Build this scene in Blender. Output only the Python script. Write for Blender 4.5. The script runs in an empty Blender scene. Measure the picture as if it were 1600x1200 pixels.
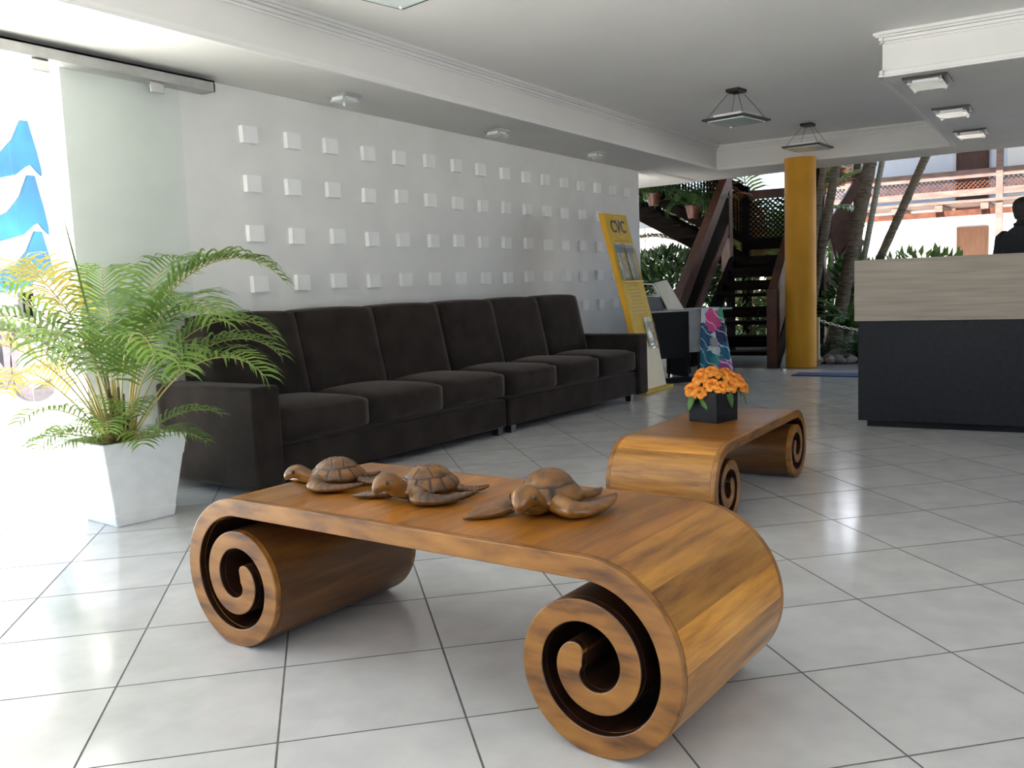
import bpy, bmesh, math, random
from mathutils import Vector, Matrix, noise as mnoise
random.seed(7)
R = math.radians
sc = bpy.context.scene
col = sc.collection

# ------------------------------------------------------------------ camera, sky, sun, exposure
CAM_H = 1.0475
PITCH, ROLL, HEAD = 0.10634, 0.03953, 32.0
cam_d = bpy.data.cameras.new('camera'); cam = bpy.data.objects.new('camera', cam_d); col.objects.link(cam)
cam_d.sensor_fit = 'HORIZONTAL'; cam_d.sensor_width = 36.0
cam_d.lens = 36.0 * 1426.5 / 1600.0
cam_d.clip_start = 0.05; cam_d.clip_end = 300
hd = R(HEAD)
fwd = Vector((math.cos(hd) * math.cos(PITCH), math.sin(hd) * math.cos(PITCH), -math.sin(PITCH)))
rt = Vector((math.sin(hd), -math.cos(hd), 0))
up = rt.cross(fwd)
ca, sa = math.cos(ROLL), math.sin(ROLL)
X = rt * ca - up * sa
Y = up * ca + rt * sa
Mx = Matrix((X, Y, -fwd)).transposed().to_4x4(); Mx.translation = Vector((0, 0, CAM_H))
cam.matrix_world = Mx
sc.camera = cam

world = bpy.data.worlds.new('sky'); sc.world = world; world.use_nodes = True
wn = world.node_tree.nodes; bg = wn['Background']
bg.inputs[0].default_value = (0.58, 0.78, 1.0, 1); bg.inputs[1].default_value = 1.15
sun_d = bpy.data.lights.new('sun', 'SUN'); sun = bpy.data.objects.new('sun', sun_d); col.objects.link(sun)
sun_d.energy = 21.0; sun_d.angle = R(0.6); sun_d.color = (1.0, 0.95, 0.87)
sun.rotation_euler = Vector((-0.45, 0.13, 0.87)).to_track_quat('Z', 'Y').to_euler()
sc.view_settings.view_transform = 'Standard'; sc.view_settings.look = 'None'
sc.view_settings.gamma = 1.0; sc.view_settings.use_curve_mapping = False
sc.view_settings.exposure = 1.45
sc.cycles.max_bounces = 10; sc.cycles.diffuse_bounces = 6; sc.cycles.glossy_bounces = 4
sc.cycles.transparent_max_bounces = 12
sc.cycles.sample_clamp_indirect = 30.0
sc.cycles.use_denoising = True

# ------------------------------------------------------------------ materials
def mat(name, c=(.5, .5, .5), rough=.5, metal=0, spec=.5, coat=0, emis=None):
    m = bpy.data.materials.new(name); m.use_nodes = True
    b = m.node_tree.nodes['Principled BSDF']
    b.inputs['Base Color'].default_value = (*c, 1); b.inputs['Roughness'].default_value = rough
    b.inputs['Metallic'].default_value = metal; b.inputs['Specular IOR Level'].default_value = spec
    b.inputs['Coat Weight'].default_value = coat; b.inputs['Coat Roughness'].default_value = .12
    return m
def nd(m, t, **kw):
    n = m.node_tree.nodes.new(t)
    for k, v in kw.items(): setattr(n, k, v)
    return n
def lk(m, a, b): m.node_tree.links.new(a, b)
def noisy(name, c1, c2, scale=5, stretch=(1, 1, 1), rough=.5, spec=.5, coat=0, bump=0, bscale=None, detail=5,
          rnd=0.0, c3=None, sheen=0, metal=0, lo=.35, hi=.65, coord='Object', grough=.5):
    m = mat(name, c1, rough, metal, spec, coat); b = m.node_tree.nodes['Principled BSDF']
    tc = nd(m, 'ShaderNodeTexCoord'); mp = nd(m, 'ShaderNodeMapping'); mp.inputs['Scale'].default_value = stretch
    lk(m, tc.outputs[coord], mp.inputs[0])
    vec = mp.outputs[0]
    oi = nd(m, 'ShaderNodeObjectInfo')
    if rnd:
        ad = nd(m, 'ShaderNodeVectorMath', operation='MULTIPLY_ADD')
        cb = nd(m, 'ShaderNodeCombineXYZ')
        for i in range(3): lk(m, oi.outputs['Random'], cb.inputs[i])
        lk(m, cb.outputs[0], ad.inputs[0]); ad.inputs[1].default_value = (37, 91, 53); lk(m, vec, ad.inputs[2])
        vec = ad.outputs[0]
    nz = nd(m, 'ShaderNodeTexNoise'); nz.inputs['Scale'].default_value = scale; nz.inputs['Detail'].default_value = detail; nz.inputs['Roughness'].default_value = grough
    lk(m, vec, nz.inputs['Vector'])
    rp = nd(m, 'ShaderNodeValToRGB'); e = rp.color_ramp.elements
    e[0].position = lo; e[0].color = (*c1, 1); e[1].position = hi; e[1].color = (*c2, 1)
    if c3: x = rp.color_ramp.elements.new((lo + hi) / 2); x.color = (*c3, 1)
    lk(m, nz.outputs['Fac'], rp.inputs[0])
    out = rp.outputs[0]
    if rnd:
        hs = nd(m, 'ShaderNodeHueSaturation'); mr = nd(m, 'ShaderNodeMapRange')
        mr.inputs['To Min'].default_value = 1 - rnd; mr.inputs['To Max'].default_value = 1 + rnd
        lk(m, oi.outputs['Random'], mr.inputs['Value']); lk(m, mr.outputs[0], hs.inputs['Value']); lk(m, out, hs.inputs['Color'])
        out = hs.outputs[0]
    lk(m, out, b.inputs['Base Color'])
    if bump:
        bz = nd(m, 'ShaderNodeTexNoise'); bz.inputs['Scale'].default_value = bscale or scale * 4; bz.inputs['Detail'].default_value = 4
        lk(m, mp.outputs[0], bz.inputs['Vector'])
        bp = nd(m, 'ShaderNodeBump'); bp.inputs['Strength'].default_value = bump; bp.inputs['Distance'].default_value = .01
        lk(m, bz.outputs['Fac'], bp.inputs['Height']); lk(m, bp.outputs[0], b.inputs['Normal'])
    if sheen:
        b.inputs['Sheen Weight'].default_value = sheen; b.inputs['Sheen Roughness'].default_value = .4
        b.inputs['Sheen Tint'].default_value = (.5, .42, .38, 1)
    return m
def glass_mat(name, tint=(.93, .97, .95), gloss=.08, rough=.02):
    m = bpy.data.materials.new(name); m.use_nodes = True; nt = m.node_tree
    for n in list(nt.nodes):
        if n.type != 'OUTPUT_MATERIAL': nt.nodes.remove(n)
    o = [n for n in nt.nodes if n.type == 'OUTPUT_MATERIAL'][0]
    t = nt.nodes.new('ShaderNodeBsdfTransparent'); t.inputs[0].default_value = (*tint, 1)
    g = nt.nodes.new('ShaderNodeBsdfGlossy'); g.inputs['Roughness'].default_value = rough
    mx = nt.nodes.new('ShaderNodeMixShader'); lw = nt.nodes.new('ShaderNodeLayerWeight'); lw.inputs[0].default_value = .5
    pw = nt.nodes.new('ShaderNodeMath'); pw.operation = 'POWER'; pw.inputs[1].default_value = 5
    ma = nt.nodes.new('ShaderNodeMath'); ma.operation = 'MULTIPLY_ADD'; ma.inputs[1].default_value = .9; ma.inputs[2].default_value = gloss * .5
    nt.links.new(lw.outputs['Facing'], pw.inputs[0]); nt.links.new(pw.outputs[0], ma.inputs[0]); nt.links.new(ma.outputs[0], mx.inputs[0])
    nt.links.new(t.outputs[0], mx.inputs[1]); nt.links.new(g.outputs[0], mx.inputs[2])
    nt.links.new(mx.outputs[0], o.inputs[0])
    return m
def leaf_mat(name, c1, c2, trans=.35, rough=.45):
    m = noisy(name, c1, c2, 6, rough=rough, rnd=.15)
    nt = m.node_tree; b = nt.nodes['Principled BSDF']; o = [n for n in nt.nodes if n.type == 'OUTPUT_MATERIAL'][0]
    t = nt.nodes.new('ShaderNodeBsdfTranslucent'); mx = nt.nodes.new('ShaderNodeMixShader'); mx.inputs[0].default_value = trans
    src = b.inputs['Base Color'].links[0].from_socket
    nt.links.new(src, t.inputs[0]); nt.links.new(b.outputs[0], mx.inputs[1]); nt.links.new(t.outputs[0], mx.inputs[2]); nt.links.new(mx.outputs[0], o.inputs[0])
    return m

M = {}
M['plaster'] = noisy('white_plaster', (.68, .675, .66), (.73, .725, .71), 3, rough=.75, spec=.2, bump=.05, bscale=40)
M['block'] = noisy('white_block_paint', (.79, .79, .78), (.82, .82, .81), 6, rough=.6, spec=.3)
M['border'] = noisy('border_paint_dimmed', (.66, .65, .63), (.69, .68, .66), 2, rough=.8, spec=.15)  # light on the fascia dimmed in the colour, below the ceiling paint
M['ceiling'] = noisy('ceiling_paint', (.82, .805, .785), (.84, .825, .805), 2, rough=.8, spec=.15)
M['moulding'] = noisy('moulding_paint', (.69, .68, .665), (.72, .71, .695), 4, rough=.7, spec=.2)
M['tile'] = noisy('floor_tile_glaze', (.50, .498, .505), (.57, .567, .572), 7, rough=.14, spec=.5, rnd=.035, detail=7)
M['grout'] = noisy('dark_grout', (.10, .10, .10), (.16, .155, .15), 30, rough=.9)
M['wood'] = noisy('honey_wood', (.13, .042, .007), (.44, .180, .026), 3.0, (9, .8, 9), .33, .5, .18, rnd=.22, c3=(.29, .106, .014), lo=.28, hi=.72, bump=.02, detail=9, grough=.68)
M['wood_roll'] = noisy('golden_wood', (.17, .052, .008), (.60, .275, .045), 2.6, (9, .8, 9), .33, .5, .18, rnd=.34, c3=(.42, .175, .024), lo=.32, hi=.68, bump=.02, detail=9, grough=.68)
M['wood_shaded'] = noisy('shaded_honey_wood', (.05, .018, .006), (.17, .068, .016), 3.0, (9, .8, 9), .33, .5, .18, rnd=.22, c3=(.10, .038, .010), lo=.3, hi=.7, bump=.02, detail=9, grough=.68)  # honey wood for under-roll staves, their shade painted into a darker tone
M['wood_edge'] = noisy('wood_edge_band', (.085, .028, .006), (.35, .148, .026), 5, (6, 1.6, 2.2), .38, .5, .1, c3=(.25, .100, .017), lo=.3, hi=.7, bump=.03)
M['wood_in'] = noisy('near_black_wood', (.012, .005, .003), (.035, .014, .007), 4, (9, .8, 9), rough=.35, spec=.4)  # near-black tone for the scroll cavity faces and turtle mouth lines
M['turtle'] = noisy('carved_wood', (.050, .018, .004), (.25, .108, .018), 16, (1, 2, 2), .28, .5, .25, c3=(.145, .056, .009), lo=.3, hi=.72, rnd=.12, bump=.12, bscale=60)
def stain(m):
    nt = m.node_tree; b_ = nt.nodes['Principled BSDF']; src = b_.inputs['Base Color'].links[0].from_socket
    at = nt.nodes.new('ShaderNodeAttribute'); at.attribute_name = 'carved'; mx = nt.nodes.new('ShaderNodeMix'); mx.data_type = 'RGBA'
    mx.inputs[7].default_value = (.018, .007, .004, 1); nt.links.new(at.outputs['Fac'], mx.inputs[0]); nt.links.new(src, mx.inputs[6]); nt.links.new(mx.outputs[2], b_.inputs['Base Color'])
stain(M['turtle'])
M['sofa'] = noisy('brown_suede', (.0150, .0118, .0102), (.026, .0205, .018), 7, rough=.95, spec=.1, sheen=.28, bump=.05, bscale=90)
M['black'] = mat('black_plastic', (.010, .010, .011), .6, 0, .2)
M['blackleg'] = mat('black_lacquer', (.01, .01, .01), .3)
M['planter'] = noisy('white_painted_planter', (.74, .75, .78), (.80, .81, .83), 12, rough=.7, spec=.2, bump=.35, bscale=14)
M['soil'] = noisy('dry_soil', (.10, .08, .06), (.26, .22, .17), 60, rough=.95, bump=.6, bscale=80)
M['frond'] = leaf_mat('palm_leaf', (.085, .17, .03), (.20, .30, .06), .4)
M['frond_y'] = leaf_mat('yellow_backlit_palm_leaf', (.26, .25, .05), (.42, .34, .08), .4)  # yellow leaf for left fronds, backlight painted into its paler colour
M['stem'] = noisy('palm_stem', (.34, .26, .07), (.46, .38, .13), 20, (1, 1, .3), rough=.5)
M['stem_d'] = noisy('palm_stem_base', (.10, .07, .03), (.20, .14, .05), 20, rough=.8)
M['desk_wood'] = noisy('pale_oak_laminate', (.245, .202, .163), (.31, .262, .218), 3.5, (1, .6, 14), rough=.5, spec=.3, detail=6)
M['desk_dark'] = noisy('charcoal_laminate', (.0075, .0075, .0105), (.012, .012, .0155), 30, rough=.55, spec=.25)
M['column'] = noisy('ochre_paint', (.52, .245, .013), (.60, .285, .020), 4, rough=.6, spec=.3, bump=.1, bscale=30)
M['steel'] = noisy('aluminium', (.42, .42, .41), (.5, .5, .49), 10, rough=.4, metal=.7)
M['bronze'] = mat('dark_bronze', (.045, .04, .038), .4, .6)
M['chrome'] = mat('chrome', (.75, .75, .75), .12, 1)
M['frost'] = mat('frosted_glass', (.62, .70, .68), .25, 0, .6)
M['glass'] = glass_mat('clear_glass', (.965, .985, .975), .05)
M['acryl'] = glass_mat('clear_acrylic', (.93, .95, .95), .1)
M['yellow'] = noisy('yellow_panel', (.52, .33, .035), (.60, .40, .05), 3, rough=.6, spec=.2)
M['dim_blue'] = mat('brochure_blue', (.08, .13, .22), .4)
M['orange'] = mat('orange_edge', (.80, .40, .02), .45)
M['cream'] = noisy('cream_panel', (.60, .50, .32), (.68, .58, .40), 3, rough=.5)
M['navy'] = mat('navy_print', (.03, .04, .12), .5)
M['goldprint'] = mat('gold_print', (.36, .23, .03), .5)
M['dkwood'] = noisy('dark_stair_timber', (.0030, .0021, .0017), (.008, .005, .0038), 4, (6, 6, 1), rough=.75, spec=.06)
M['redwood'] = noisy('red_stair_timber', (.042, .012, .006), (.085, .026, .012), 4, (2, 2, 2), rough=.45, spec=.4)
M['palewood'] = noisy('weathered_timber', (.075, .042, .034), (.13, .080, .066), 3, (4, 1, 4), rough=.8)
M['facade'] = noisy('white_facade', (.80, .80, .80), (.84, .84, .84), 2, rough=.8)
M['facade_shaded'] = noisy('shaded_white_facade', (.60, .66, .78), (.64, .70, .80), 2, rough=.8)  # white upper wall with its bluish shade painted into the colour
M['brown_door'] = noisy('brown_door', (.055, .022, .018), (.08, .034, .028), 3, (8, 8, 1), rough=.5)
M['tan_door'] = noisy('tan_door', (.11, .05, .027), (.14, .068, .037), 3, (8, 8, 1), rough=.5)
M['bark'] = noisy('palm_bark', (.06, .042, .028), (.15, .115, .075), 9, (1, 1, 5), rough=.9, bump=.5, bscale=20)
M['bark_p'] = noisy('grey_palm_bark', (.16, .155, .11), (.25, .24, .18), 9, (1, 1, 5), rough=.85, bump=.3, bscale=20)
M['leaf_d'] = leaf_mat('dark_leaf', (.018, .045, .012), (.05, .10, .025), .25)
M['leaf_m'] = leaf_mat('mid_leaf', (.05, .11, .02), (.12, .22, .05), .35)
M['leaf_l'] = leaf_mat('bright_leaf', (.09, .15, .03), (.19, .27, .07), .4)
M['leaf_o'] = leaf_mat('orange_dry_leaf', (.22, .085, .03), (.34, .17, .06), .3)
M['stone'] = noisy('river_stone', (.17, .16, .15), (.32, .31, .29), 8, rough=.85, rnd=.25)
M['earth'] = noisy('garden_earth', (.05, .038, .028), (.10, .075, .05), 10, rough=.95, bump=.4)
M['paving'] = noisy('sunlit_paving', (.70, .69, .67), (.78, .77, .75), 2, rough=.8)
M['deck'] = noisy('grey_terrace', (.10, .10, .115), (.14, .14, .155), 3, rough=.35)
M['mat_blue'] = noisy('blue_mat', (.012, .03, .12), (.02, .05, .17), 60, rough=.9)
M['white'] = mat('white_plastic', (.8, .8, .8), .4)
M['chain'] = mat('white_chain', (.62, .60, .55), .5)
M['concrete'] = noisy('grey_concrete', (.30, .31, .32), (.42, .43, .44), 6, rough=.85)
M['petal'] = leaf_mat('orange_petal', (.80, .24, .015), (.92, .36, .03), .2)
M['petal_y'] = leaf_mat('yellow_petal', (.82, .25, .012), (.95, .62, .10), .2)
M['petal_rim'] = leaf_mat('rose_petal', (.95, .56, .07), (.97, .66, .11), .2)
nt = M['petal_rim'].node_tree; pbs = nt.nodes['Principled BSDF']; src = pbs.inputs['Base Color'].links[0].from_socket
at = nt.nodes.new('ShaderNodeAttribute'); at.attribute_name = 'rim'; mx = nt.nodes.new('ShaderNodeMix'); mx.data_type = 'RGBA'; mx.inputs[7].default_value = (.82, .17, .006, 1)
nt.links.new(at.outputs['Fac'], mx.inputs[0]); nt.links.new(src, mx.inputs[6])
for l_ in list(src.links):
    if l_.to_node != mx: nt.links.new(mx.outputs[2], l_.to_socket)
M['rose_leaf'] = leaf_mat('rose_leaf', (.05, .16, .03), (.12, .27, .06), .25)
M['letter'] = noisy('grey_letter', (.10, .085, .10), (.13, .11, .13), 20, rough=.7)
M['wave'] = noisy('blue_wave_paint', (.002, .04, .13), (.008, .12, .19), 1.6, rough=.6, lo=.3, hi=.6)
M['band'] = glass_mat('etched_band', (.90, .94, .92), .05, .3)
M['green_line'] = mat('green_wave_line', (.10, .32, .28), .5)
M['skin'] = noisy('brown_skin', (.10, .05, .032), (.13, .065, .042), 20, rough=.5)
M['hair'] = noisy('black_hair', (.008, .007, .007), (.02, .017, .016), 80, rough=.7, bump=.4, bscale=120)
M['shirt'] = noisy('black_shirt', (.010, .011, .014), (.018, .019, .023), 40, rough=.85)
M['trouser'] = mat('dark_trouser', (.015, .015, .02), .85)
M['photo1'] = noisy('brochure_print', (.16, .20, .24), (.50, .50, .42), 14, rough=.4, c3=(.30, .32, .26))
M['paper'] = mat('paper', (.66, .64, .58), .7)
M['grey_fab'] = mat('grey_panel', (.14, .15, .18), .6)
M['parasol'] = leaf_mat('parasol_cloth', (.78, .78, .78), (.82, .82, .82), .3, .8)
M['darkroof'] = mat('roof_slab', (.5, .5, .5), .8)

# ------------------------------------------------------------------ mesh building
class MB:
    def __init__(s): s.v, s.f, s.mi, s.cm = [], [], [], 0
    def add(s, vs, fs):
        n = len(s.v); s.v += [tuple(p) for p in vs]; s.f += [tuple(i + n for i in f) for f in fs]; s.mi += [s.cm] * len(fs); return n
    def hexa(s, p):   # 8 points: bottom 4 (ccw), top 4
        s.add(p, [(3, 2, 1, 0), (4, 5, 6, 7), (0, 1, 5, 4), (1, 2, 6, 5), (2, 3, 7, 6), (3, 0, 4, 7)])
    def box(s, x0, x1, y0, y1, z0, z1):
        s.hexa([(x0, y0, z0), (x1, y0, z0), (x1, y1, z0), (x0, y1, z0), (x0, y0, z1), (x1, y0, z1), (x1, y1, z1), (x0, y1, z1)])
    def bar(s, p, q, w, h, upv=(0, 0, 1)):
        p, q = Vector(p), Vector(q); d = (q - p).normalized(); u = Vector(upv)
        sd = d.cross(u)
        if sd.length < 1e-4: sd = d.cross(Vector((1, 0, 0)))
        sd.normalize(); u = sd.cross(d)
        a, b = sd * w / 2, u * h / 2
        s.hexa([p - a - b, p + a - b, q + a - b, q - a - b, p - a + b, p + a + b, q + a + b, q - a + b])
    def rings(s, rs, cap=True, closed=True):
        n = len(rs[0]); base = len(s.v); vs = [p for r in rs for p in r]; fs = []
        for i in range(len(rs) - 1):
            for j in range(n if closed else n - 1):
                k = (j + 1) % n
                fs.append((i * n + j, i * n + k, (i + 1) * n + k, (i + 1) * n + j))
        if cap: fs += [tuple(range(n))[::-1], tuple((len(rs) - 1) * n + j for j in range(n))]
        s.add(vs, fs)
    def tube(s, pts, r, n=8, cap=True):
        pts = [Vector(p) for p in pts]; rs = []
        for i, p in enumerate(pts):
            d = (pts[min(i + 1, len(pts) - 1)] - pts[max(i - 1, 0)]).normalized()
            a = d.cross(Vector((0, 0, 1)));  a = a if a.length > .05 else d.cross(Vector((0, 1, 0)))
            a.normalize(); b = a.cross(d)
            rr = r[i] if isinstance(r, (list, tuple)) else r
            rs.append([p + (a * math.cos(t) + b * math.sin(t)) * rr for t in [2 * math.pi * k / n for k in range(n)]])
        s.rings(rs, cap)
    def loft(s, pts, wh, n=12, upv=(0, 0, 1)):
        pts = [Vector(p) for p in pts]; rs = []
        for i, p in enumerate(pts):
            d = (pts[min(i + 1, len(pts) - 1)] - pts[max(i - 1, 0)]).normalized()
            a = d.cross(Vector(upv)).normalized(); b = a.cross(d)
            w, h = wh[i]
            rs.append([p + a * math.cos(t) * w + b * math.sin(t) * h for t in [2 * math.pi * k / n for k in range(n)]])
        s.rings(rs)
    def lathe(s, prof, n=24, c=(0, 0, 0)):
        s.rings([[(c[0] + r * math.cos(2 * math.pi * k / n), c[1] + r * math.sin(2 * math.pi * k / n), c[2] + z) for k in range(n)] for r, z in prof])
    def ball(s, c, r, nu=10, nv=7):
        c = Vector(c); r = r if isinstance(r, (tuple, list)) else (r, r, r)
        s.rings([[(c.x + r[0] * math.sin(a) * math.cos(2 * math.pi * k / nu), c.y + r[1] * math.sin(a) * math.sin(2 * math.pi * k / nu), c.z + r[2] * math.cos(a)) for k in range(nu)]
                 for a in [math.pi * (.02 + .96 * i / (nv - 1)) for i in range(nv)]][::-1])
    def prism(s, poly, fn0, fn1):  # polygon list -> two caps mapped by functions
        n = len(poly)
        s.add([fn0(p) for p in poly] + [fn1(p) for p in poly],
              [tuple(range(n))[::-1], tuple(range(n, 2 * n))] + [(i, (i + 1) % n, n + (i + 1) % n, n + i) for i in range(n)])
    def mesh(s, name, m, smooth=False, angle=None):
        me = bpy.data.meshes.new(name); me.from_pydata(s.v, [], s.f)
        ms = m if isinstance(m, (list, tuple)) else [m]
        for x in ms: me.materials.append(x)
        if len(ms) > 1: me.polygons.foreach_set('material_index', s.mi)
        b = bmesh.new(); b.from_mesh(me); bmesh.ops.recalc_face_normals(b, faces=b.faces); b.to_mesh(me); b.free()
        if smooth:
            me.polygons.foreach_set('use_smooth', [True] * len(me.polygons))
            if angle: me.set_sharp_from_angle(angle=R(angle))
        me.update(); return me
    def build(s, name, m, parent=None, smooth=False, angle=None, bevel=0, seg=2, subsurf=0):
        o = bpy.data.objects.new(name, s.mesh(name, m, smooth, angle)); col.objects.link(o); o.parent = parent
        if bevel:
            b = o.modifiers.new('edge', 'BEVEL'); b.width = bevel; b.segments = seg; b.limit_method = 'ANGLE'; b.angle_limit = R(40)
        if subsurf:
            q = o.modifiers.new('smooth', 'SUBSURF'); q.levels = subsurf; q.render_levels = subsurf
        return o
def instance(name, me, parent=None, loc=(0, 0, 0), rot=(0, 0, 0), scale=(1, 1, 1)):
    o = bpy.data.objects.new(name, me); col.objects.link(o); o.parent = parent
    o.location = loc; o.rotation_euler = rot; o.scale = scale; return o
def thing(name, label, cat, loc=(0, 0, 0), rz=0, group=None):
    o = bpy.data.objects.new(name, None); col.objects.link(o); o.location = loc; o.rotation_euler = (0, 0, rz)
    o.empty_display_size = .1
    return tag(o, label, cat, group)
def tag(o, label, cat, group=None):
    o['label'] = label; o['category'] = cat
    if group: o['group'] = group
    return o
def struct(o): o['kind'] = 'structure'; return o
def stuff(o): o['kind'] = 'stuff'; return o
def copy_tree(o, parent=None):
    c = o.copy(); col.objects.link(c); c.parent = parent
    for ch in list(o.children): copy_tree(ch, c)
    return c
def text_mesh(txt, size, ext=.0, bold=0):
    cu = bpy.data.curves.new('letters', 'FONT'); cu.body = txt; cu.size = size; cu.extrude = ext; cu.align_x = 'CENTER'; cu.offset = bold
    o = bpy.data.objects.new('letters', cu); col.objects.link(o)
    dg = bpy.context.evaluated_depsgraph_get(); me = bpy.data.meshes.new_from_object(o.evaluated_get(dg))
    bpy.data.objects.remove(o); return me

# ================================================================== SETTING
WY = 4.5; SZ = 2.35; CZ = 2.64
# ---- floor
TILE = .45
ang = R(HEAD)
def w2(r, f): return Vector((math.sin(ang) * r + math.cos(ang) * f, -math.cos(ang) * r + math.sin(ang) * f))
th = .2016
ta = w2(math.cos(th), math.sin(th)); tb = w2(-math.sin(th), math.cos(th))
to = w2(-1.4006, 1.7883) * CAM_H
FX0, FX1, FY0, FY1 = -3.2, 10.35, -3.5, 4.98
b = MB(); b.box(FX0, FX1, FY0, FY1, -.15, -.0012)
floor = struct(b.build('floor', M['grout']))
def clip(poly):
    for ax, lim, sg in ((0, FX0, 1), (0, FX1, -1), (1, FY0, 1), (1, FY1, -1)):
        out = []
        for i in range(len(poly)):
            p, q = poly[i], poly[(i + 1) % len(poly)]
            a, c = (p[ax] - lim) * sg, (q[ax] - lim) * sg
            if a >= 0: out.append(p)
            if a * c < 0: t = a / (a - c); out.append(p + (q - p) * t)
        poly = out
        if len(poly) < 3: return []
    return poly
def in_view(p):
    d = Mx.inverted() @ Vector((p.x, p.y, 0))
    if d.z > -.3: return False
    u, v = -d.x / d.z * 1426.5, -d.y / d.z * 1426.5
    return abs(u) < 900 and abs(v) < 700
g = .0022
def tile_mb(poly, c, mb=None):
    mb = mb or MB(); cen = sum(poly, Vector((0, 0))) / len(poly)
    def inset(d): return [p + (cen - p).normalized() * d for p in poly]
    a, e = inset(g * 1.4), inset(g * 1.4 + .0007); n = len(poly)
    vs = [(*(p - c), -.003) for p in a] + [(*(p - c), -.0005) for p in a] + [(*(p - c), 0) for p in e]
    fs = [tuple(range(2 * n, 3 * n))]; mb.cm = 0
    mb.add(vs, fs); base_ = len(mb.v) - len(vs); fs = []; mb.cm = 1
    for k in (0, 1): fs += [(k * n + i, k * n + (i + 1) % n, (k + 1) * n + (i + 1) % n, (k + 1) * n + i) for i in range(n)]
    mb.f += [tuple(i + base_ for i in f) for f in fs]; mb.mi += [1] * len(fs); return mb
full, rest = [], []
for i in range(-30, 45):
    for j in range(-30, 45):
        o_ = to + ta * (i * TILE) + tb * (j * TILE)
        poly = [o_, o_ + ta * TILE, o_ + (ta + tb) * TILE, o_ + tb * TILE]
        pc = clip(poly)
        if not pc: continue
        cen = sum(pc, Vector((0, 0))) / len(pc)
        isfull = len(pc) == 4 and all((a - c).length < 1e-6 for a, c in zip(pc, poly))
        (full if in_view(cen) and isfull and cen.length < 9.2 else rest).append((cen.length, pc, cen))
full.sort(key=lambda t: t[0])
rest += full[292:]; full = full[:292]
tme = tile_mb([Vector(p) for p in ((0, 0), ta * TILE, (ta + tb) * TILE, tb * TILE)], Vector((ta + tb) * TILE / 2)).mesh('tile', [M['tile'], M['grout']])
for d_, pc, cen in full: instance('tile', tme, floor, (cen.x, cen.y, 0))
mb = MB()
for d_, pc, cen in rest: tile_mb(pc, Vector((0, 0)), mb)
stuff(mb.build('tile_field', [M['tile'], M['grout']], floor))

# ---- walls
b = MB(); b.box(2.92, 10.22, WY, WY + .15, 0, 2.70)
b.box(-3.2, 2.92, WY, WY + .15, 2.27, 2.70); b.box(-3.2, -1.2, WY, WY + .15, 0, 2.27)  # near-end stub, out of view, added to narrow the daylight opening
wall = struct(b.build('wall_left', M['plaster']))
bl = MB(); bl.box(-.062, .062, -.034, .0, -.052, .052)
blm = bl.mesh('relief_block', M['block'])
def relief(k, z, dx=0): 
    o = instance('relief_block', blm, wall, (4.156 + .3785 * k + dx, WY, z), (R(random.uniform(-1.5, 1.5)), R(random.uniform(-2, 2)), R(random.uniform(-2, 2))))
rnd = random.Random(3)
for k in range(16): relief(k, 2.068 + rnd.uniform(-.008, .008), rnd.uniform(-.012, .012))
for k in range(15): relief(k, 1.762 + rnd.uniform(-.01, .01), rnd.uniform(-.012, .012) - (.03 if k == 1 else 0))
for k in range(15): relief(k, 1.443 + rnd.uniform(-.008, .008), rnd.uniform(-.012, .012))
for k in range(15): relief(k, 1.132 + rnd.uniform(-.006, .006), rnd.uniform(-.012, .012))
for k in (12, 13, 14): relief(k, .816)
b = MB()
b.box(-3.35, -3.2, -3.65, 1.0, 0, 2.7); b.box(-3.35, -3.2, 4.0, WY + .15, 0, 2.7); b.box(-3.35, -3.2, 1.0, 4.0, 2.30, 2.7)
struct(b.build('wall_back', M['plaster']))  # wall out of view, its opening sized for the daylight it admits
b = MB(); b.box(-5.6, -3.36, -6, 7, 2.42, 2.6); struct(b.build('roof_porch_added', M['darkroof']))  # unseen slab added to block sky while ground bounce still enters
b = MB(); b.box(2.0, 11.6, -3.65, -3.5, 0, 2.7); b.box(-3.2, -2.6, -3.65, -3.5, 0, 2.7); b.box(-2.6, 2.0, -3.65, -3.5, 2.2, 2.7); struct(b.build('wall_right', M['plaster']))  # wall out of view, opening added for daylight from the right
# ---- ceiling: slab, dropped border on the left, at the far end and over the desk
b = MB(); b.box(-3.35, 12.0, -3.65, WY + .15, CZ, CZ + .12)
struct(b.build('ceiling', M['ceiling']))
b = MB()
b.box(-3.2, 10.94, 3.79, WY, SZ, CZ)
def slab(poly, z0, z1): b.prism(poly, lambda p: (p[0], p[1], z0), lambda p: (p[0], p[1], z1))
slab([(10.94, 1.17), (11.66, 1.17), (11.80, 2.9), (11.96, 4.0), (12.10, 5.6), (10.24, 5.6), (10.24, 4.5), (10.94, 4.5)], SZ, CZ)
slab([(6.74, -3.5), (11.62, -3.5), (11.66, 1.17), (6.74, 1.17)], SZ, CZ)
struct(b.build('ceiling_border', M['border']))
def moulding(name, p, q, nrm, z, steps):   # stepped profile run along p->q, projecting along nrm
    mb = MB(); p, q, nrm = Vector(p), Vector(q), Vector(nrm)
    for dpt, z0, z1 in steps:
        a, c = nrm * dpt, -nrm * .01
        mb.hexa([(*(p + c), z + z0), (*(p + a), z + z0), (*(q + a), z + z0), (*(q + c), z + z0), (*(p + c), z + z1), (*(p + a), z + z1), (*(q + a), z + z1), (*(q + c), z + z1)])
    return struct(mb.build(name, M['moulding'], bevel=.004))
crown = [(.055, -.022, 0), (.042, -.036, -.022), (.020, -.058, -.036), (.008, -.075, -.058)]
foot = [(.012, .012, .040), (.020, -.004, .012)]
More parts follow.
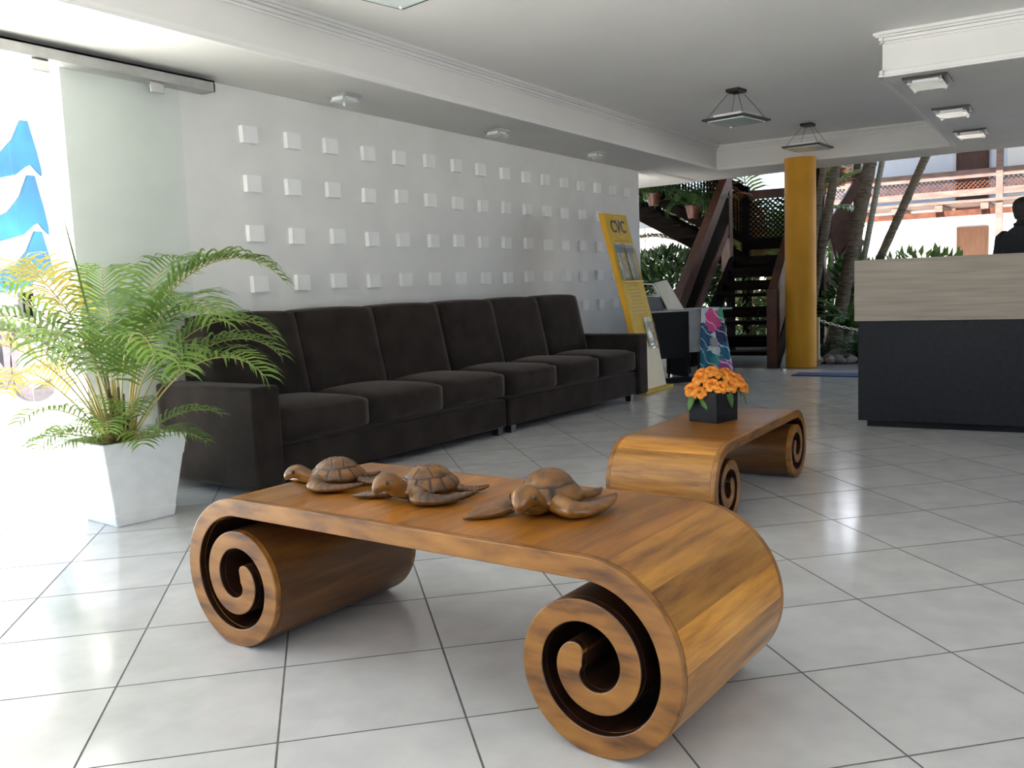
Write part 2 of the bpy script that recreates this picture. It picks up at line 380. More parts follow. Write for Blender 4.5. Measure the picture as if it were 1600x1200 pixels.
runs = [((-3.2, 3.79), (10.93, 3.79), (0, -1)), ((10.94, 3.78), (10.94, 1.18), (-1, 0)), ((10.93, 1.17), (6.70, 1.17), (0, 1)), ((6.74, 1.19), (6.74, -3.5), (-1, 0))]
for n_, (p, q, nr) in enumerate(runs):
    moulding('trim_%d' % (2 * n_ + 1), p, q, nr, CZ, crown); moulding('trim_%d' % (2 * n_ + 2), p, q, nr, SZ, foot)
b = MB(); b.box(10.24, 11.75, 4.36, 4.50, SZ - .02, SZ + .01); struct(b.build('trim_9', M['moulding']))
# unseen upper storeys, added over the lobby to shade the garden
b = MB(); b.box(-3.35, 12.0, -12, WY + .15, 2.95, 9.5); struct(b.build('roof', M['darkroof']))
b = MB(); b.box(6.6, 12.0, WY + .16, 14, 2.95, 9.5); struct(b.build('roof_wing_added', M['darkroof']))  # unseen block added to keep sun off the upper stair flight
b = MB(); b.hexa([(12.05, 3.4, 4.3), (17, 3.4, 4.0), (17, 10, 4.0), (12.05, 10, 4.3), (12.05, 3.4, 4.45), (17, 3.4, 4.15), (17, 10, 4.15), (12.05, 10, 4.45)]); struct(b.build('roof_stair_added', M['redwood']))  # unseen roof added to cut sky light on the stairs and garden
b = MB(); b.box(-3.35, 11.3, -12, WY + .14, CZ + .12, 2.95); struct(b.build('ceiling_slab', M['darkroof']))
# ---- column
b = MB(); b.lathe([(.172, 0), (.172, 1.2), (.172, SZ + .005)], 40, (10.66, 2.72, 0)); struct(b.build('column', M['column'], smooth=True, angle=40))
# ---- ground outside
b = MB(); b.box(-60, 90, 4.985, 90, -.2, -.012); b.box(-60, -3.36, -60, 4.985, -.2, -.012); b.box(24.0, 90, -60, 4.985, -.2, -.012)
struct(b.build('ground', M['paving']))
b = MB(); b.box(10.36, 24.0, -60, 4.985, -.2, -.012); b.box(12.2, 24.0, 4.985, 40, -.2, -.011); struct(b.build('ground_garden', M['earth']))
b = MB(); b.box(10.355, 12.3, -3.5, 4.98, -.15, -.004); struct(b.build('floor_terrace', M['deck']))
# ---- glass door with its rail
door = struct(thing('door_1', '', 'x')); del door['label']; del door['category']
b = MB(); b.box(2.575, 3.59, 4.415, 4.425, .012, 2.262); b.build('pane', M['glass'], door)
b = MB(); b.box(-2.4, 3.83, 4.385, WY, 2.262, 2.275); b.box(-2.4, 3.83, 4.385, 4.397, 2.275, 2.325); b.box(-2.4, 3.83, 4.385, WY, 2.315, 2.325); b.box(3.82, 3.83, 4.385, WY, 2.262, 2.325)
b.build('rail', M['steel'], door)
for x in (2.72, 3.40):
    b = MB(); b.box(x, x + .09, 4.41, 4.432, 2.20, 2.262); b.build('hanger', M['chrome'], door, bevel=.003)
b = MB(); b.box(2.552, 2.612, 4.395, 4.445, .985, 1.115); h = b.build('lock', M['bronze'], door, bevel=.006)
b = MB(); b.tube([(2.582, 4.39, 1.02), (2.582, 4.36, 1.02), (2.582, 4.36, 1.09), (2.582, 4.39, 1.09)], .007); b.build('handle', M['chrome'], h)
b = MB(); b.box(2.615, 3.585, 4.412, 4.4145, 1.020, 1.092); wb = b.build('wave_band', M['band'], door)
for r_ in range(4):
    b = MB(); zc = 1.031 + r_ * .0165; pts = [(2.62 + k * .008, 4.4095, zc + .0035 * math.sin(k * .62)) for k in range(120)]
    for a, c in zip(pts[:-1], pts[1:]): b.bar(a, c, .002, .0042)
    b.build('wave_line', M['green_line'], wb)
b = MB(); b.box(-2.4, 2.92, 4.36, 4.48, -.002, .004); struct(b.build('trim_10', M['steel']))
b = MB(); b.box(-2.4, 1.6, 4.455, 4.467, .012, 2.262); p_ = struct(b.build('window_1', M['glass']))

# ================================================================== FURNITURE
def scroll_table(name, label, loc, rz, L, W, H, TH=.05):
    k = H / .43; t = TH * k; p = .093 * k; r0 = (H + p / 2 - t) / 2; zc = r0 - p / 2 + t / 2; a = L / 2
    tb_ = thing(name, label, 'table', loc, rz)
    th_end = 3.86 * math.pi; pts = []
    n = 150
    def sp(th): r = r0 - p * th / (2 * math.pi); return (r * math.sin(th), zc + r * math.cos(th))
    right = [(a + sp(th_end * i / n)[0], sp(th_end * i / n)[1]) for i in range(n + 1)]
    left = [(-x, z) for x, z in right][::-1]
    mid = [(-a + 2 * a * i / 24, zc + r0) for i in range(1, 24)]
    pts = [Vector(q) for q in left + mid + right]
    N = len(pts); s = [0]
    for i in range(1, N): s.append(s[-1] + (pts[i] - pts[i - 1]).length)
    tot = s[-1]
    sec = []
    for i in range(N):
        d = (pts[min(i + 1, N - 1)] - pts[max(i - 1, 0)]).normalized(); nr = Vector((-d.y, d.x))
        e = min(s[i], tot - s[i]); hh = t / 2
        if e < t * .55: hh = t / 2 * math.sqrt(max(.02, 1 - ((t * .55 - e) / (t * .55)) ** 2))
        bulge = 1.0 + .22 * math.exp(-((e - t * .8) / (t * .8)) ** 2)
        sec.append((pts[i] + nr * hh * bulge, pts[i] - nr * hh * bulge))
    EB = .022
    def band(i0, i1, y0, y1):
        mb = MB(); vs = []; fs = []; mi = []
        for i in range(i0, i1 + 1):
            o_, n_ = sec[i]
            vs += [(o_.x, y0, o_.y), (o_.x, y1, o_.y), (n_.x, y1, n_.y), (n_.x, y0, n_.y)]
        m_ = i1 - i0
        for q in range(m_):
            A, B_ = q * 4, q * 4 + 4
            i = i0 + q; e_ = abs(i - N / 2) - 12
            for j in range(4):
                fs.append((A + j, A + (j + 1) % 4, B_ + (j + 1) % 4, B_ + j))
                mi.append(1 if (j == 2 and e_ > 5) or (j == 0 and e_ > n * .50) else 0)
        fs += [(0, 1, 2, 3), (m_ * 4, m_ * 4 + 1, m_ * 4 + 2, m_ * 4 + 3)]
        mb.add(vs, fs); mb.mi = mi + [0, 0]; return mb
    for y0, y1 in ((-W / 2, -W / 2 + EB), (W / 2 - EB, W / 2)):
        o = band(0, N - 1, y0, y1).build('edge_band', [M['wood_edge'], M['wood_in']], tb_, True, 35, bevel=.003)
    i0 = 0; rr = random.Random(len(label))
    while i0 < N - 1:
        wdt = rr.uniform(.07, .115); i1 = i0 + 1
        while i1 < N - 1 and s[i1] - s[i0] < wdt: i1 += 1
        if N - 1 - i1 < 3: i1 = N - 1
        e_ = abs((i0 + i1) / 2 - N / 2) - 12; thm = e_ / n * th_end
        wm = M['wood'] if thm < .25 else (M['wood_roll'] if thm < math.pi * 1.02 else M['wood_shaded'])
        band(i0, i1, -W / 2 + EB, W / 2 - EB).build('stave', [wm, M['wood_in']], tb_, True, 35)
        i0 = i1
    return tb_
# local x of the table = its length; grain of the staves runs along local y
mp = [n for n in M['wood_edge'].node_tree.nodes if n.type == 'MAPPING'][0]; mp.inputs['Scale'].default_value = (1.3, 6, 5)
scroll_table('scroll_table', 'large wooden coffee table with spiral scroll legs, under the three carved turtles', (2.0676, 1.4975, 0), R(86.1), 1.2277, .607, .4537)
scroll_table('scroll_table', 'smaller wooden scroll table carrying the black box of orange roses', (4.235, 1.491, 0), R(-.76), 1.042, .498, .355, .05)

# ---- sofas
def cushion(mb, x0, x1, y0, y1, z0, z1, bow=.02, n=8, lean=0, r=.05):
    # puffed block: rounded box with crowned top/front, built as a superellipsoid-like grid
    cx, cy, cz = (x0 + x1) / 2, (y0 + y1) / 2, (z0 + z1) / 2; hx, hy, hz = (x1 - x0) / 2, (y1 - y0) / 2, (z1 - z0) / 2
    bmn = bmesh.new(); bmesh.ops.create_cube(bmn, size=2); bmesh.ops.subdivide_edges(bmn, edges=bmn.edges, cuts=n, use_grid_fill=True)
    vs = []
    for v in bmn.verts:
        q = Vector(v.co)
        P_ = Vector((q.x * hx, q.y * hy, q.z * hz))
        inn = Vector((max(-hx + r, min(hx - r, P_.x)), max(-hy + r, min(hy - r, P_.y)), max(-hz + r, min(hz - r, P_.z))))
        d = P_ - inn
        if d.length > 1e-6: P_ = inn + d.normalized() * r
        fx, fy, fz = (1 - q.x ** 2), (1 - q.y ** 2), (1 - q.z ** 2)
        P_.z += (1 if q.z > 0 else 0) * bow * fx * (1 - abs(q.y) ** 3) * max(0, q.z)
        P_.y += -bow * fx * fz * max(0, -q.y)
        P_.y += lean * (P_.z + hz)
        vs.append((cx + P_.x, cy + P_.y, cz + P_.z))
    bmn.verts.index_update()
    mb.add(vs, [[v.index for v in f.verts] for f in bmn.faces]); bmn.free()
def sofa(label, loc, rz, L, arm_side):
    t = thing('sofa', label, 'sofa', loc, rz, 'brown three-seat sofas along the wall'); A = .18; D = .86
    x0, x1 = (A, L - .004) if arm_side < 0 else (.004, L - A)
    b = MB(); b.box(x0, x1, .03, D - .02, .055, .255); b.build('base', M['sofa'], t, True, 40, bevel=.012)
    b = MB(); ax = (0, A) if arm_side < 0 else (L - A, L); b.box(ax[0], ax[1], 0, D - .01, .05, .585); b.build('arm', M['sofa'], t, True, 40, bevel=.022, seg=4)
    w = (x1 - x0) / 3
    for k in range(3):
        b = MB(); cushion(b, x0 + k * w + .003, x0 + (k + 1) * w - .003, .012, .66, .262, .448, .022, lean=0, r=.042); b.build('seat_cushion', M['sofa'], t, True)
    for k in range(3):
        b = MB(); cushion(b, x0 + k * w + .002, x0 + (k + 1) * w - .002, .49, .70, .40, .950, .012, lean=.22, r=.032); b.build('back_cushion', M['sofa'], t, True)
    b = MB(); b.prism([(.62, .255), (D - .03, .255), (D - .005, .90), (.74, .90)], lambda p: (x0 + .01, *p), lambda p: (x1 - .01, *p)); b.build('back_frame', M['sofa'], t, bevel=.02)
    for x in (x0 + .03, x1 - .09):
        for y in (.04, D - .12):
            b = MB(); b.prism([(0, 0), (.06, 0), (.06, .06), (0, .06)], lambda p: (x + .005 + p[0] * .8, y + .005 + p[1] * .8, 0), lambda p: (x + p[0], y + p[1], .056)); b.build('foot', M['blackleg'], t)
    return t
sofa('dark brown suede sofa nearer the potted palm, armrest behind the white planter', (3.215, 3.565, 0), R(-3.6), 2.23, -1)
sofa('dark brown suede sofa farther along the wall, armrest beside the leaning yellow totem', (5.462, 3.418, 0), R(-3.6), 2.12, 1)

# ---- reception desk
desk = thing('reception_desk', 'reception counter with pale wood upper panel and charcoal lower front', 'counter', (6.49, 1.275, 0))
b = MB(); b.box(0, .55, -3.2, 0, .045, .72); b.build('lower_panel', M['desk_dark'], desk, bevel=.003)
b = MB(); b.box(-.022, .30, -3.24, .022, .722, 1.13); b.build('upper_panel', M['desk_wood'], desk, bevel=.003)
b = MB(); b.box(.301, .75, -3.2, 0, .722, .75); b.build('work_top', M['desk_wood'], desk, bevel=.002)
b = MB(); b.box(.05, .5, -3.15, -.05, 0, .045); b.build('plinth', M['black'], desk)

# ---- planter and palm
pb = [(2.549, 3.795), (2.832, 3.744), (2.878, 4.035), (2.588, 4.088)]
pt = [(2.486, 3.758), (2.898, 3.690), (2.962, 4.085), (2.528, 4.135)]
cx_, cy_ = 2.715, 3.915
pl = thing('planter', 'white square tapered planter holding the palm, next to the glass door', 'planter', (cx_, cy_, 0))
L3 = lambda q, z, k=1.0: ((q[0] - cx_) * k, (q[1] - cy_) * k, z)
lerp = lambda t_: [(pb[i][0] + (pt[i][0] - pb[i][0]) * t_, pb[i][1] + (pt[i][1] - pb[i][1]) * t_) for i in range(4)]
b = MB()
lv = [(0, 1), (.02, 1.0), (.03, 1), (.055, 1.0), (.06, .985), (.30, .985), (.31, 1.0), (.400, 1.0), (.400, .88), (.33, .86)]
b.rings([[L3(q, z, k) for q in lerp(min(z, .4) / .4)] for z, k in lv])
b.build('body', M['planter'], pl, bevel=.006)
b = MB(); q4 = lerp(.93); n = 14; grid = []
for i in range(n + 1):
    for j in range(n + 1):
        u, v = i / n, j / n
        x = (q4[0][0] * (1 - u) + q4[1][0] * u) * (1 - v) + (q4[3][0] * (1 - u) + q4[2][0] * u) * v
        y = (q4[0][1] * (1 - u) + q4[1][1] * u) * (1 - v) + (q4[3][1] * (1 - u) + q4[2][1] * u) * v
        grid.append(((x - cx_) * .87, (y - cy_) * .87, .378 + random.uniform(-.006, .008)))
b.add(grid, [(i * (n + 1) + j, (i + 1) * (n + 1) + j, (i + 1) * (n + 1) + j + 1, i * (n + 1) + j + 1) for i in range(n) for j in range(n)])
stuff(b.build('soil', M['soil'], pl))

def frond_mb(az, elev, length, droop, base=(0, 0, 0), nleaf=34, lw=.013, ll=.26, bare=.34, twist=0, rr=None, stem_r=.006, dexp=1.8):
    rr = rr or random; n = 22
    p = Vector(base); e = elev; pts = [p.copy()]; tg = []
    for i in range(n):
        t = (i + .5) / n
        ee = e - droop * t ** dexp
        d = Vector((math.cos(az + twist * t) * math.cos(ee), math.sin(az + twist * t) * math.cos(ee), math.sin(ee)))
        tg.append(d); p = p + d * length / n; pts.append(p.copy())
    tg.append(tg[-1])
    mb = MB(); mb.cm = 0
    mb.tube(pts, [stem_r * (1 - .75 * i / n) for i in range(n + 1)], 5)
    mb.cm = 1
    for k in range(nleaf):
        t = bare + (1 - bare) * (k + .3) / nleaf
        f = t * n; i = min(int(f), n - 1); pos = pts[i].lerp(pts[i + 1], f - i); d = tg[i]
        side = d.cross(Vector((0, 0, 1))).normalized(); upv = side.cross(d)
        u = (t - bare) / (1 - bare)
        prof = (.62 + .9 * u) if u < .35 else max(.22, .94 - 1.05 * (u - .35) ** 1.3)
        for sg in (-1, 1):
            l = ll * prof * rr.uniform(.88, 1.08)
            sweep = .75 - .25 * (1 - u) + rr.uniform(-.08, .08)
            dr = (side * sg + d * sweep + upv * (.42 + rr.uniform(-.12, .12))).normalized()
            w = lw * (.6 + .5 * prof); hw = d.cross(dr).cross(dr).normalized() * w / 2
            q0 = pos; q1 = pos + dr * l * .35; g_ = Vector((0, 0, -1))
            d2 = (dr + g_ * .38).normalized(); q2 = q1 + d2 * l * .35
            d3 = (d2 + g_ * .5).normalized(); q3 = q2 + d3 * l * .33
            mb.add([q0 - hw * .4, q0 + hw * .4, q1 - hw, q1 + hw, q2 - hw * .8, q2 + hw * .8, q3], [(0, 1, 3, 2), (2, 3, 5, 4), (4, 5, 6)])
    return mb
def soften(mb):
    mb.v = [(x, y if y < .22 else .22 + .21 * (1 - math.exp(-(y - .22) / .21)), z) for x, y, z in mb.v]
palm = thing('potted_palm', 'feathery green areca palm growing in the white planter by the glass door', 'plant', (2.70, 3.93, .372))
pr = random.Random(11)
# (angle: 0 image right, 90 away, 180 left, 270 toward), elevation, length, droop, yellow backlit leaf
FR = [(0, 83, 1.40, 140, 0), (26, 80, 1.32, 112, 0), (-22, 77, 1.14, 132, 0), (8, 68, 1.06, 124, 0), (-10, 54, .92, 108, 0), (20, 58, 1.0, 112, 0),
      (180, 83, 1.40, 134, 1), (196, 77, 1.28, 130, 0), (164, 80, 1.28, 112, 1), (206, 63, 1.04, 120, 1), (178, 52, .86, 108, 1), (190, 68, 1.08, 122, 0),
      (235, 73, 1.0, 126, 0), (268, 75, .95, 132, 0), (300, 71, .98, 130, 0), (325, 63, .90, 118, 0), (110, 82, 1.16, 92, 0), (75, 82, 1.22, 92, 0), (345, 80, 1.0, 126, 0), (222, 80, 1.0, 122, 0), (282, 82, .9, 112, 0),
      (200, 24, .42, 66, 0), (240, 34, .42, 80, 0), (310, 30, .40, 70, 0), (350, 20, .40, 60, 0), (165, 30, .44, 70, 0), (275, 48, .40, 90, 0), (20, 36, .46, 70, 0), (140, 46, .5, 70, 0), (255, 20, .34, 40, 0), (225, 52, .52, 90, 0), (305, 56, .52, 90, 0)]
for a_, el, ln, dp, yl in FR:
    az = R(-58 + a_); small = ln < .55
    bs = (math.cos(az) * pr.uniform(.02, .07), math.sin(az) * pr.uniform(.02, .07), 0)
    fb = frond_mb(az, R(el), ln, R(dp), bs, 23 if not small else 16, .0165 if not small else .012, .33 if not small else .20, (.46 if ln > 1.1 else .36) if not small else .25, R(pr.uniform(-25, 25)), pr, .0055 if not small else .004, 2.3 if not small else 1.8); soften(fb)
    fb.build('frond', [M['stem'], M['frond_y'] if yl else M['frond']], palm)
b = MB(); b.tube([(-.02, .0, 0), (-.05, .02, .35), (-.115, .075, .92), (-.145, .095, 1.14)], [.006, .006, .005, .001], 5); b.build('spear_leaf', M['frond'], palm)
for k in range(16):
    a_ = pr.uniform(0, 6.28); r_ = pr.uniform(.01, .075)
    b = MB(); hgt = pr.uniform(.12, .34); c_ = (math.cos(a_) * r_, math.sin(a_) * r_)
    b.tube([(*c_, 0), (c_[0] * 1.15, c_[1] * 1.15, hgt * .5), (c_[0] * 1.5, c_[1] * 1.5, hgt)], [.013, .010, .006], 6); b.build('stem', M['stem_d'] if k % 3 else M['stem'], palm, True)

# ---- carved turtles
def turtle(label, loc, heading, s, style):
    t = thing('carved_turtle', label, 'carving', loc, heading, 'carved wooden turtles on the large table')
    rr = random.Random(style * 5 + 1)
    # shell with carved scute grooves
    A, B_, Hh, zb = .088 * s, .072 * s, .066 * s, .028 * s
    nr, na = 56, 168; vs = []; grooves = []
    sp_ = [(.52 - .40 * k, 0) for k in range(4)] if style < 3 else [(.1, 0)]
    seeds = sp_ + ([(.36 - .42 * k, sg * .52) for k in range(3) for sg in (-1, 1)] if style < 3 else [])
    def top_at(r, a):
        u, v = r * math.cos(a), r * math.sin(a); taper = 1 - .24 * max(0, -u) ** 1.5
        z = Hh * (1 - min(1, r) ** 2.2) ** .66; gr = 0
        if r < .78 and len(seeds) > 1:
            ds = sorted(math.hypot(u - q[0], (v - q[1]) * .9) for q in seeds); gr = max(gr, 1 - (ds[1] - ds[0]) / .05)
        gr = max(gr, 1 - abs(r - .78) / .028)
        if r > .78: gr = max(gr, 1 - abs((a * (13 if style < 3 else 5) / (2 * math.pi)) % 1 - .5) * r / .05 * .45)
        gr = max(0, min(1, gr * 1.3)); z -= gr * .0034 * s
        if r > .9: z += (r - .9) * .045 * s
        return (u * A * (1 + .10 * max(0, r - .85) / .15), v * B_ * taper * (1 + .10 * max(0, r - .85) / .15), zb + z + .0011 * s * math.sin(9 * a + style) * r), gr
    p_, g_ = top_at(0, 0); vs.append(p_); grooves.append(g_)
    for i in range(1, nr + 1):
        for j in range(na):
            p_, g_ = top_at(i / nr, 2 * math.pi * j / na); vs.append(p_); grooves.append(g_)
    fs = [(0, 1 + j, 1 + (j + 1) % na) for j in range(na)]
    fs += [(1 + i * na + j, 1 + (i + 1) * na + j, 1 + (i + 1) * na + (j + 1) % na, 1 + i * na + (j + 1) % na) for i in range(nr - 1) for j in range(na)]
    e0 = 1 + (nr - 1) * na
    for k_, (sc_, dz) in enumerate(((.97, -.006), (.84, -.013))):
        n0 = len(vs)
        for j in range(na):
            x, y, z = vs[e0 + j]; vs.append((x * sc_, y * sc_, zb + dz * s)); grooves.append(.55 if k_ == 0 else .9)
        fs += [((e0 if k_ == 0 else n0 - na) + j, n0 + j, n0 + (j + 1) % na, (e0 if k_ == 0 else n0 - na) + (j + 1) % na) for j in range(na)]
    fs.append(tuple(n0 + j for j in range(na)))
    me = bpy.data.meshes.new('shell'); me.from_pydata(vs, [], fs)
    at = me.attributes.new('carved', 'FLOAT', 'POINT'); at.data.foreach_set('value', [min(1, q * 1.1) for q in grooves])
    bm = bmesh.new(); bm.from_mesh(me); bmesh.ops.recalc_face_normals(bm, faces=bm.faces); bm.to_mesh(me); bm.free()
    me.polygons.foreach_set('use_smooth', [True] * len(me.polygons)); me.materials.append(M['turtle'])
    sh = instance('shell', me, t)
    # belly, neck and head
    hz = [.050, .056, .050][style - 1] * s; tl = [.0, R(6), R(10)][style - 1]
    b = MB(); b.loft([(-.080 * s, 0, .018 * s), (-.05 * s, 0, .018 * s), (0, 0, .018 * s), (.05 * s, 0, .020 * s), (.078 * s, 0, .022 * s)],
                     [(.012 * s, .008 * s), (.050 * s, .016 * s), (.060 * s, .017 * s), (.052 * s, .018 * s), (.02 * s, .012 * s)], 16); b.build('belly', M['turtle'], t, True, subsurf=1)
    b = MB(); K = (1.18, 1.38, 1.42)[style - 1]
    HP = [(.050, .024), (.076, .030), (.097, -1), (.112, -2), (.126, -3), (.140, -4), (.152, -5), (.160, -6), (.163, -7)]
    dz_ = {-1: -.010, -2: 0, -3: .006, -4: .005, -5: -.001, -6: -.009, -7: -.016}
    b.loft([(x * s, 0, (z if z > 0 else 0) * s + (hz + dz_[z] * s * K if z < 0 else 0)) for x, z in HP],
           [(w * s * K, h * s * K) for w, h in ((.026, .016), (.0245, .019), (.0215, .020), (.0220, .021), (.0232, .0215), (.0205, .019), (.0155, .016), (.0095, .0105), (.003, .004))], 14)
    b.build('head', M['turtle'], t, True, subsurf=1)
    for sg in (-1, 1):
        b = MB(); b.ball((.139 * s, sg * .0185 * s * K, hz + .009 * s), .0064 * s, 12, 8); b.build('eye', M['bronze'], t, True)
        b = MB(); c_ = Vector((.138 * s, sg * .0187 * s * K, hz + .009 * s))
        b.tube([c_ + Vector((math.cos(q) * .0078 * s, sg * .0012 * s, math.sin(q) * .0066 * s)) for q in [k * .5 for k in range(13)]], .0018 * s, 5); b.build('eyelid', M['turtle'], t, True)
    for sg in (-1, 1):
        b = MB(); b.tube([(.132 * s, sg * .0222 * s * K, hz - .006 * s * K), (.146 * s, sg * .0185 * s * K, hz - .007 * s * K), (.157 * s, sg * .0098 * s * K, hz - .012 * s * K), (.1625 * s, 0, hz - .016 * s * K)], .0013 * s, 5); b.build('mouth_line', M['wood_in'], t, True)
    def flip(name, path, wh):
        b = MB(); P0 = [Vector((q[0], q[1], q[2] * 1.3)) * s for q in path]; fine = []; fw_ = []
        for i in range(len(P0) - 1):
            for q in range(7):
                u = q / 7; fine.append(P0[i].lerp(P0[i + 1], u)); fw_.append(((wh[i][0] * (1 - u) + wh[i + 1][0] * u) * s * 1.12, (wh[i][1] * (1 - u) + wh[i + 1][1] * u) * s * 1.35))
        fine.append(P0[-1]); fw_.append((wh[-1][0] * s, wh[-1][1] * s))
        for _ in range(4): fine = [fine[0]] + [(fine[i - 1] + fine[i] * 2 + fine[i + 1]) / 4 for i in range(1, len(fine) - 1)] + [fine[-1]]
        n_ = len(fine)
        if style < 3:  # carved cross cuts on the blade
            fw_ = [(w, h * (.78 if 6 < i < n_ - 2 and i % 3 == 0 else 1)) for i, (w, h) in enumerate(fw_)]
        b.loft(fine, fw_, 12); o = b.build(name, M['turtle'], t, True)
        if style < 3:
            at = o.data.attributes.new('carved', 'FLOAT', 'POINT'); at.data.foreach_set('value', [(.85 if (4 < i < n_ - 1 and (i % 3 == 0 or k in (2, 3, 4) and i % 2)) and k < 7 else 0) * .9 for i in range(n_) for k in range(12)])
        q_ = o.modifiers.new('smooth', 'SUBSURF'); q_.levels = 1; q_.render_levels = 1
        return o
    FW = [(.022, .017), (.030, .016), (.030, .012), (.024, .009), (.015, .007), (.003, .003)]
    flip('front_flipper', [(.060, .040, .024), (.070, .078, .016), (.046, .105, .013), (.004, .122, .013), (-.040, .132, .016), (-.078, .134, .020)], FW)
    flip('front_flipper', [(.060, -.040, .024), (.086, -.072, .015), (.108, -.094, .011), (.128, -.112, .009), (.146, -.128, .007), (.160, -.138, .006)], [(.020, .016), (.024, .014), (.024, .012), (.020, .009), (.012, .006), (.002, .003)])
    RW = [(.014, .010), (.018, .009), (.018, .007), (.013, .006), (.003, .003)]
    flip('rear_flipper', [(-.060, .030, .020), (-.085, .046, .013), (-.112, .056, .010), (-.136, .064, .011), (-.158, .070, .014)], RW)
    flip('rear_flipper', [(-.060, -.030, .020), (-.085, -.048, .013), (-.108, -.066, .010), (-.128, -.080, .010), (-.148, -.092, .012)], RW)
    flip('tail', [(-.075, 0, .018), (-.092, 0, .014), (-.106, 0, .010), (-.116, 0, .008)], [(.008, .006), (.006, .005), (.004, .004), (.001, .001)])
    return t
TZ = .4537
turtle('carved turtle with domed shell and brown head in profile, nearest the sofa', (2.080, 1.955, TZ), R(134), .95, 1)
turtle('carved turtle with deeply cut flippers and yellowish face, between the other two', (2.058, 1.585, TZ), R(158), 1.04, 2)
turtle('largest carved turtle with smooth plain shell and thick orange-brown neck', (2.072, 1.192, TZ), R(186), 1.17, 3)

# ---- rose box
box = thing('flower_box', 'black cubic wooden box holding the roses on the smaller scroll table', 'vase', (4.292, 1.522, .355), R(-18))
b = MB(); b.rings([[(sx * w, sy * w, z) for sx, sy in ((-1, -1), (1, -1), (1, 1), (-1, 1))] for w, z in ((.083, 0), (.085, .145), (.077, .145), (.077, .12))]); b.build('body', M['desk_dark'], box, bevel=.002)
b = MB(); b.box(-.076, .076, -.076, .076, .118, .128); b.build('foam', M['leaf_d'], box)
def rose_proto():
    t = thing('rose', 'orange rose with yellow petal backs in the black flower box', 'flower', (0, 0, 0), 0, 'orange roses in the black box')
    rr = random.Random(5)
    b = MB(); b.tube([(0, 0, -.075), (0, 0, -.03), (0, 0, 0)], .0022, 5); b.build('stem', M['rose_leaf'], t)
    spec = [(3, .008, .024, 82, .016), (4, .011, .026, 68, .020), (5, .014, .030, 46, .024), (6, .016, .034, 22, .028)]
    for ring, (n_, r_, l_, el, w_) in enumerate(spec):
        b = MB()
        for k in range(n_):
            a = 2 * math.pi * k / n_ + ring * .5 + rr.uniform(-.15, .15); c_, s_ = math.cos(a), math.sin(a); e = R(el + rr.uniform(-6, 6)); rows = []
            for i in range(5):
                u = i / 4; ww = w_ * (.45 + 1.1 * u - .75 * u ** 3) * .62; ee = e - (R(38) * u ** 2)
                rad = .003 + l_ * u * math.cos(ee) + .3 * r_; z = l_ * u * math.sin(ee) + .002
                for j in (-1, 0, 1):
                    tx = j * ww; bend = -.28 * ww * abs(j)
                    rows.append(((rad + bend) * c_ - tx * s_, (rad + bend) * s_ + tx * c_, z + .12 * ww * abs(j)))
            b.add(rows, [(i * 3 + j, i * 3 + j + 1, i * 3 + j + 4, i * 3 + j + 3) for i in range(4) for j in range(2)])
        o = b.build('petals', M['petal_rim'], t, True); at_ = o.data.attributes.new('rim', 'FLOAT', 'POINT')
        at_.data.foreach_set('value', [(0.0, .0, .12, .45, 1.0)[i] if ring else .85 for k in range(n_) for i in range(5) for j in range(3)])
    for k in range(3):
        b = MB(); a = rr.uniform(0, 1) + k * 2.1; d = Vector((math.cos(a), math.sin(a), -.32)); sd_ = Vector((-math.sin(a), math.cos(a), 0))
        st = Vector((0, 0, -.02)); rows = []
        for i in range(6):
            u = i / 5; w_ = .017 * math.sin(math.pi * (u * .92 + .06)); c_ = st + d * (.074 * u) + Vector((0, 0, -.018 * u * u))
            rows += [c_ - sd_ * w_ + Vector((0, 0, .004)), c_, c_ + sd_ * w_ + Vector((0, 0, .004))]
        b.add(rows, [(i * 3 + j, i * 3 + j + 1, i * 3 + j + 4, i * 3 + j + 3) for i in range(5) for j in range(2)]); b.build('leaf', M['rose_leaf'], t, True)
    return t
# offsets: right, toward camera, up (metres, in the box's own frame) with tilt outward
RO = [(-.125, .03, .165), (-.088, .055, .150), (-.075, .02, .215), (-.055, -.02, .235), (-.02, .055, .185), (.02, .075, .175), (-.005, 0, .245), (.075, .06, .180),
      (.055, .01, .225), (.10, .02, .215), (.085, -.03, .235), (.14, .03, .190), (.145, -.02, .200), (.03, -.05, .23), (-.06, -.07, .19), (.165, .02, .165)]
pro = rose_proto(); hx_ = Vector((math.sin(ang), -math.cos(ang), 0)); hy_ = Vector((-math.cos(ang), -math.sin(ang), 0)); rr_ = random.Random(2)
for i, (a_, c_, z_) in enumerate(RO):
    o = pro if i == 0 else copy_tree(pro)
    P_ = Vector((4.292, 1.522, .35 + z_)) + hx_ * (a_ * .86) + hy_ * c_
    o.location = P_; tilt = (hx_ * a_ * 5 + hy_ * (c_ * 6 + .45) + Vector((0, 0, 1))).normalized()
    o.rotation_euler = (tilt.to_track_quat('Z', 'Y') @ Matrix.Rotation(rr_.uniform(0, 6.28), 3, 'Z').to_quaternion()).to_euler()
    sc_ = rr_.uniform(.95, 1.15); o.scale = (sc_,) * 3

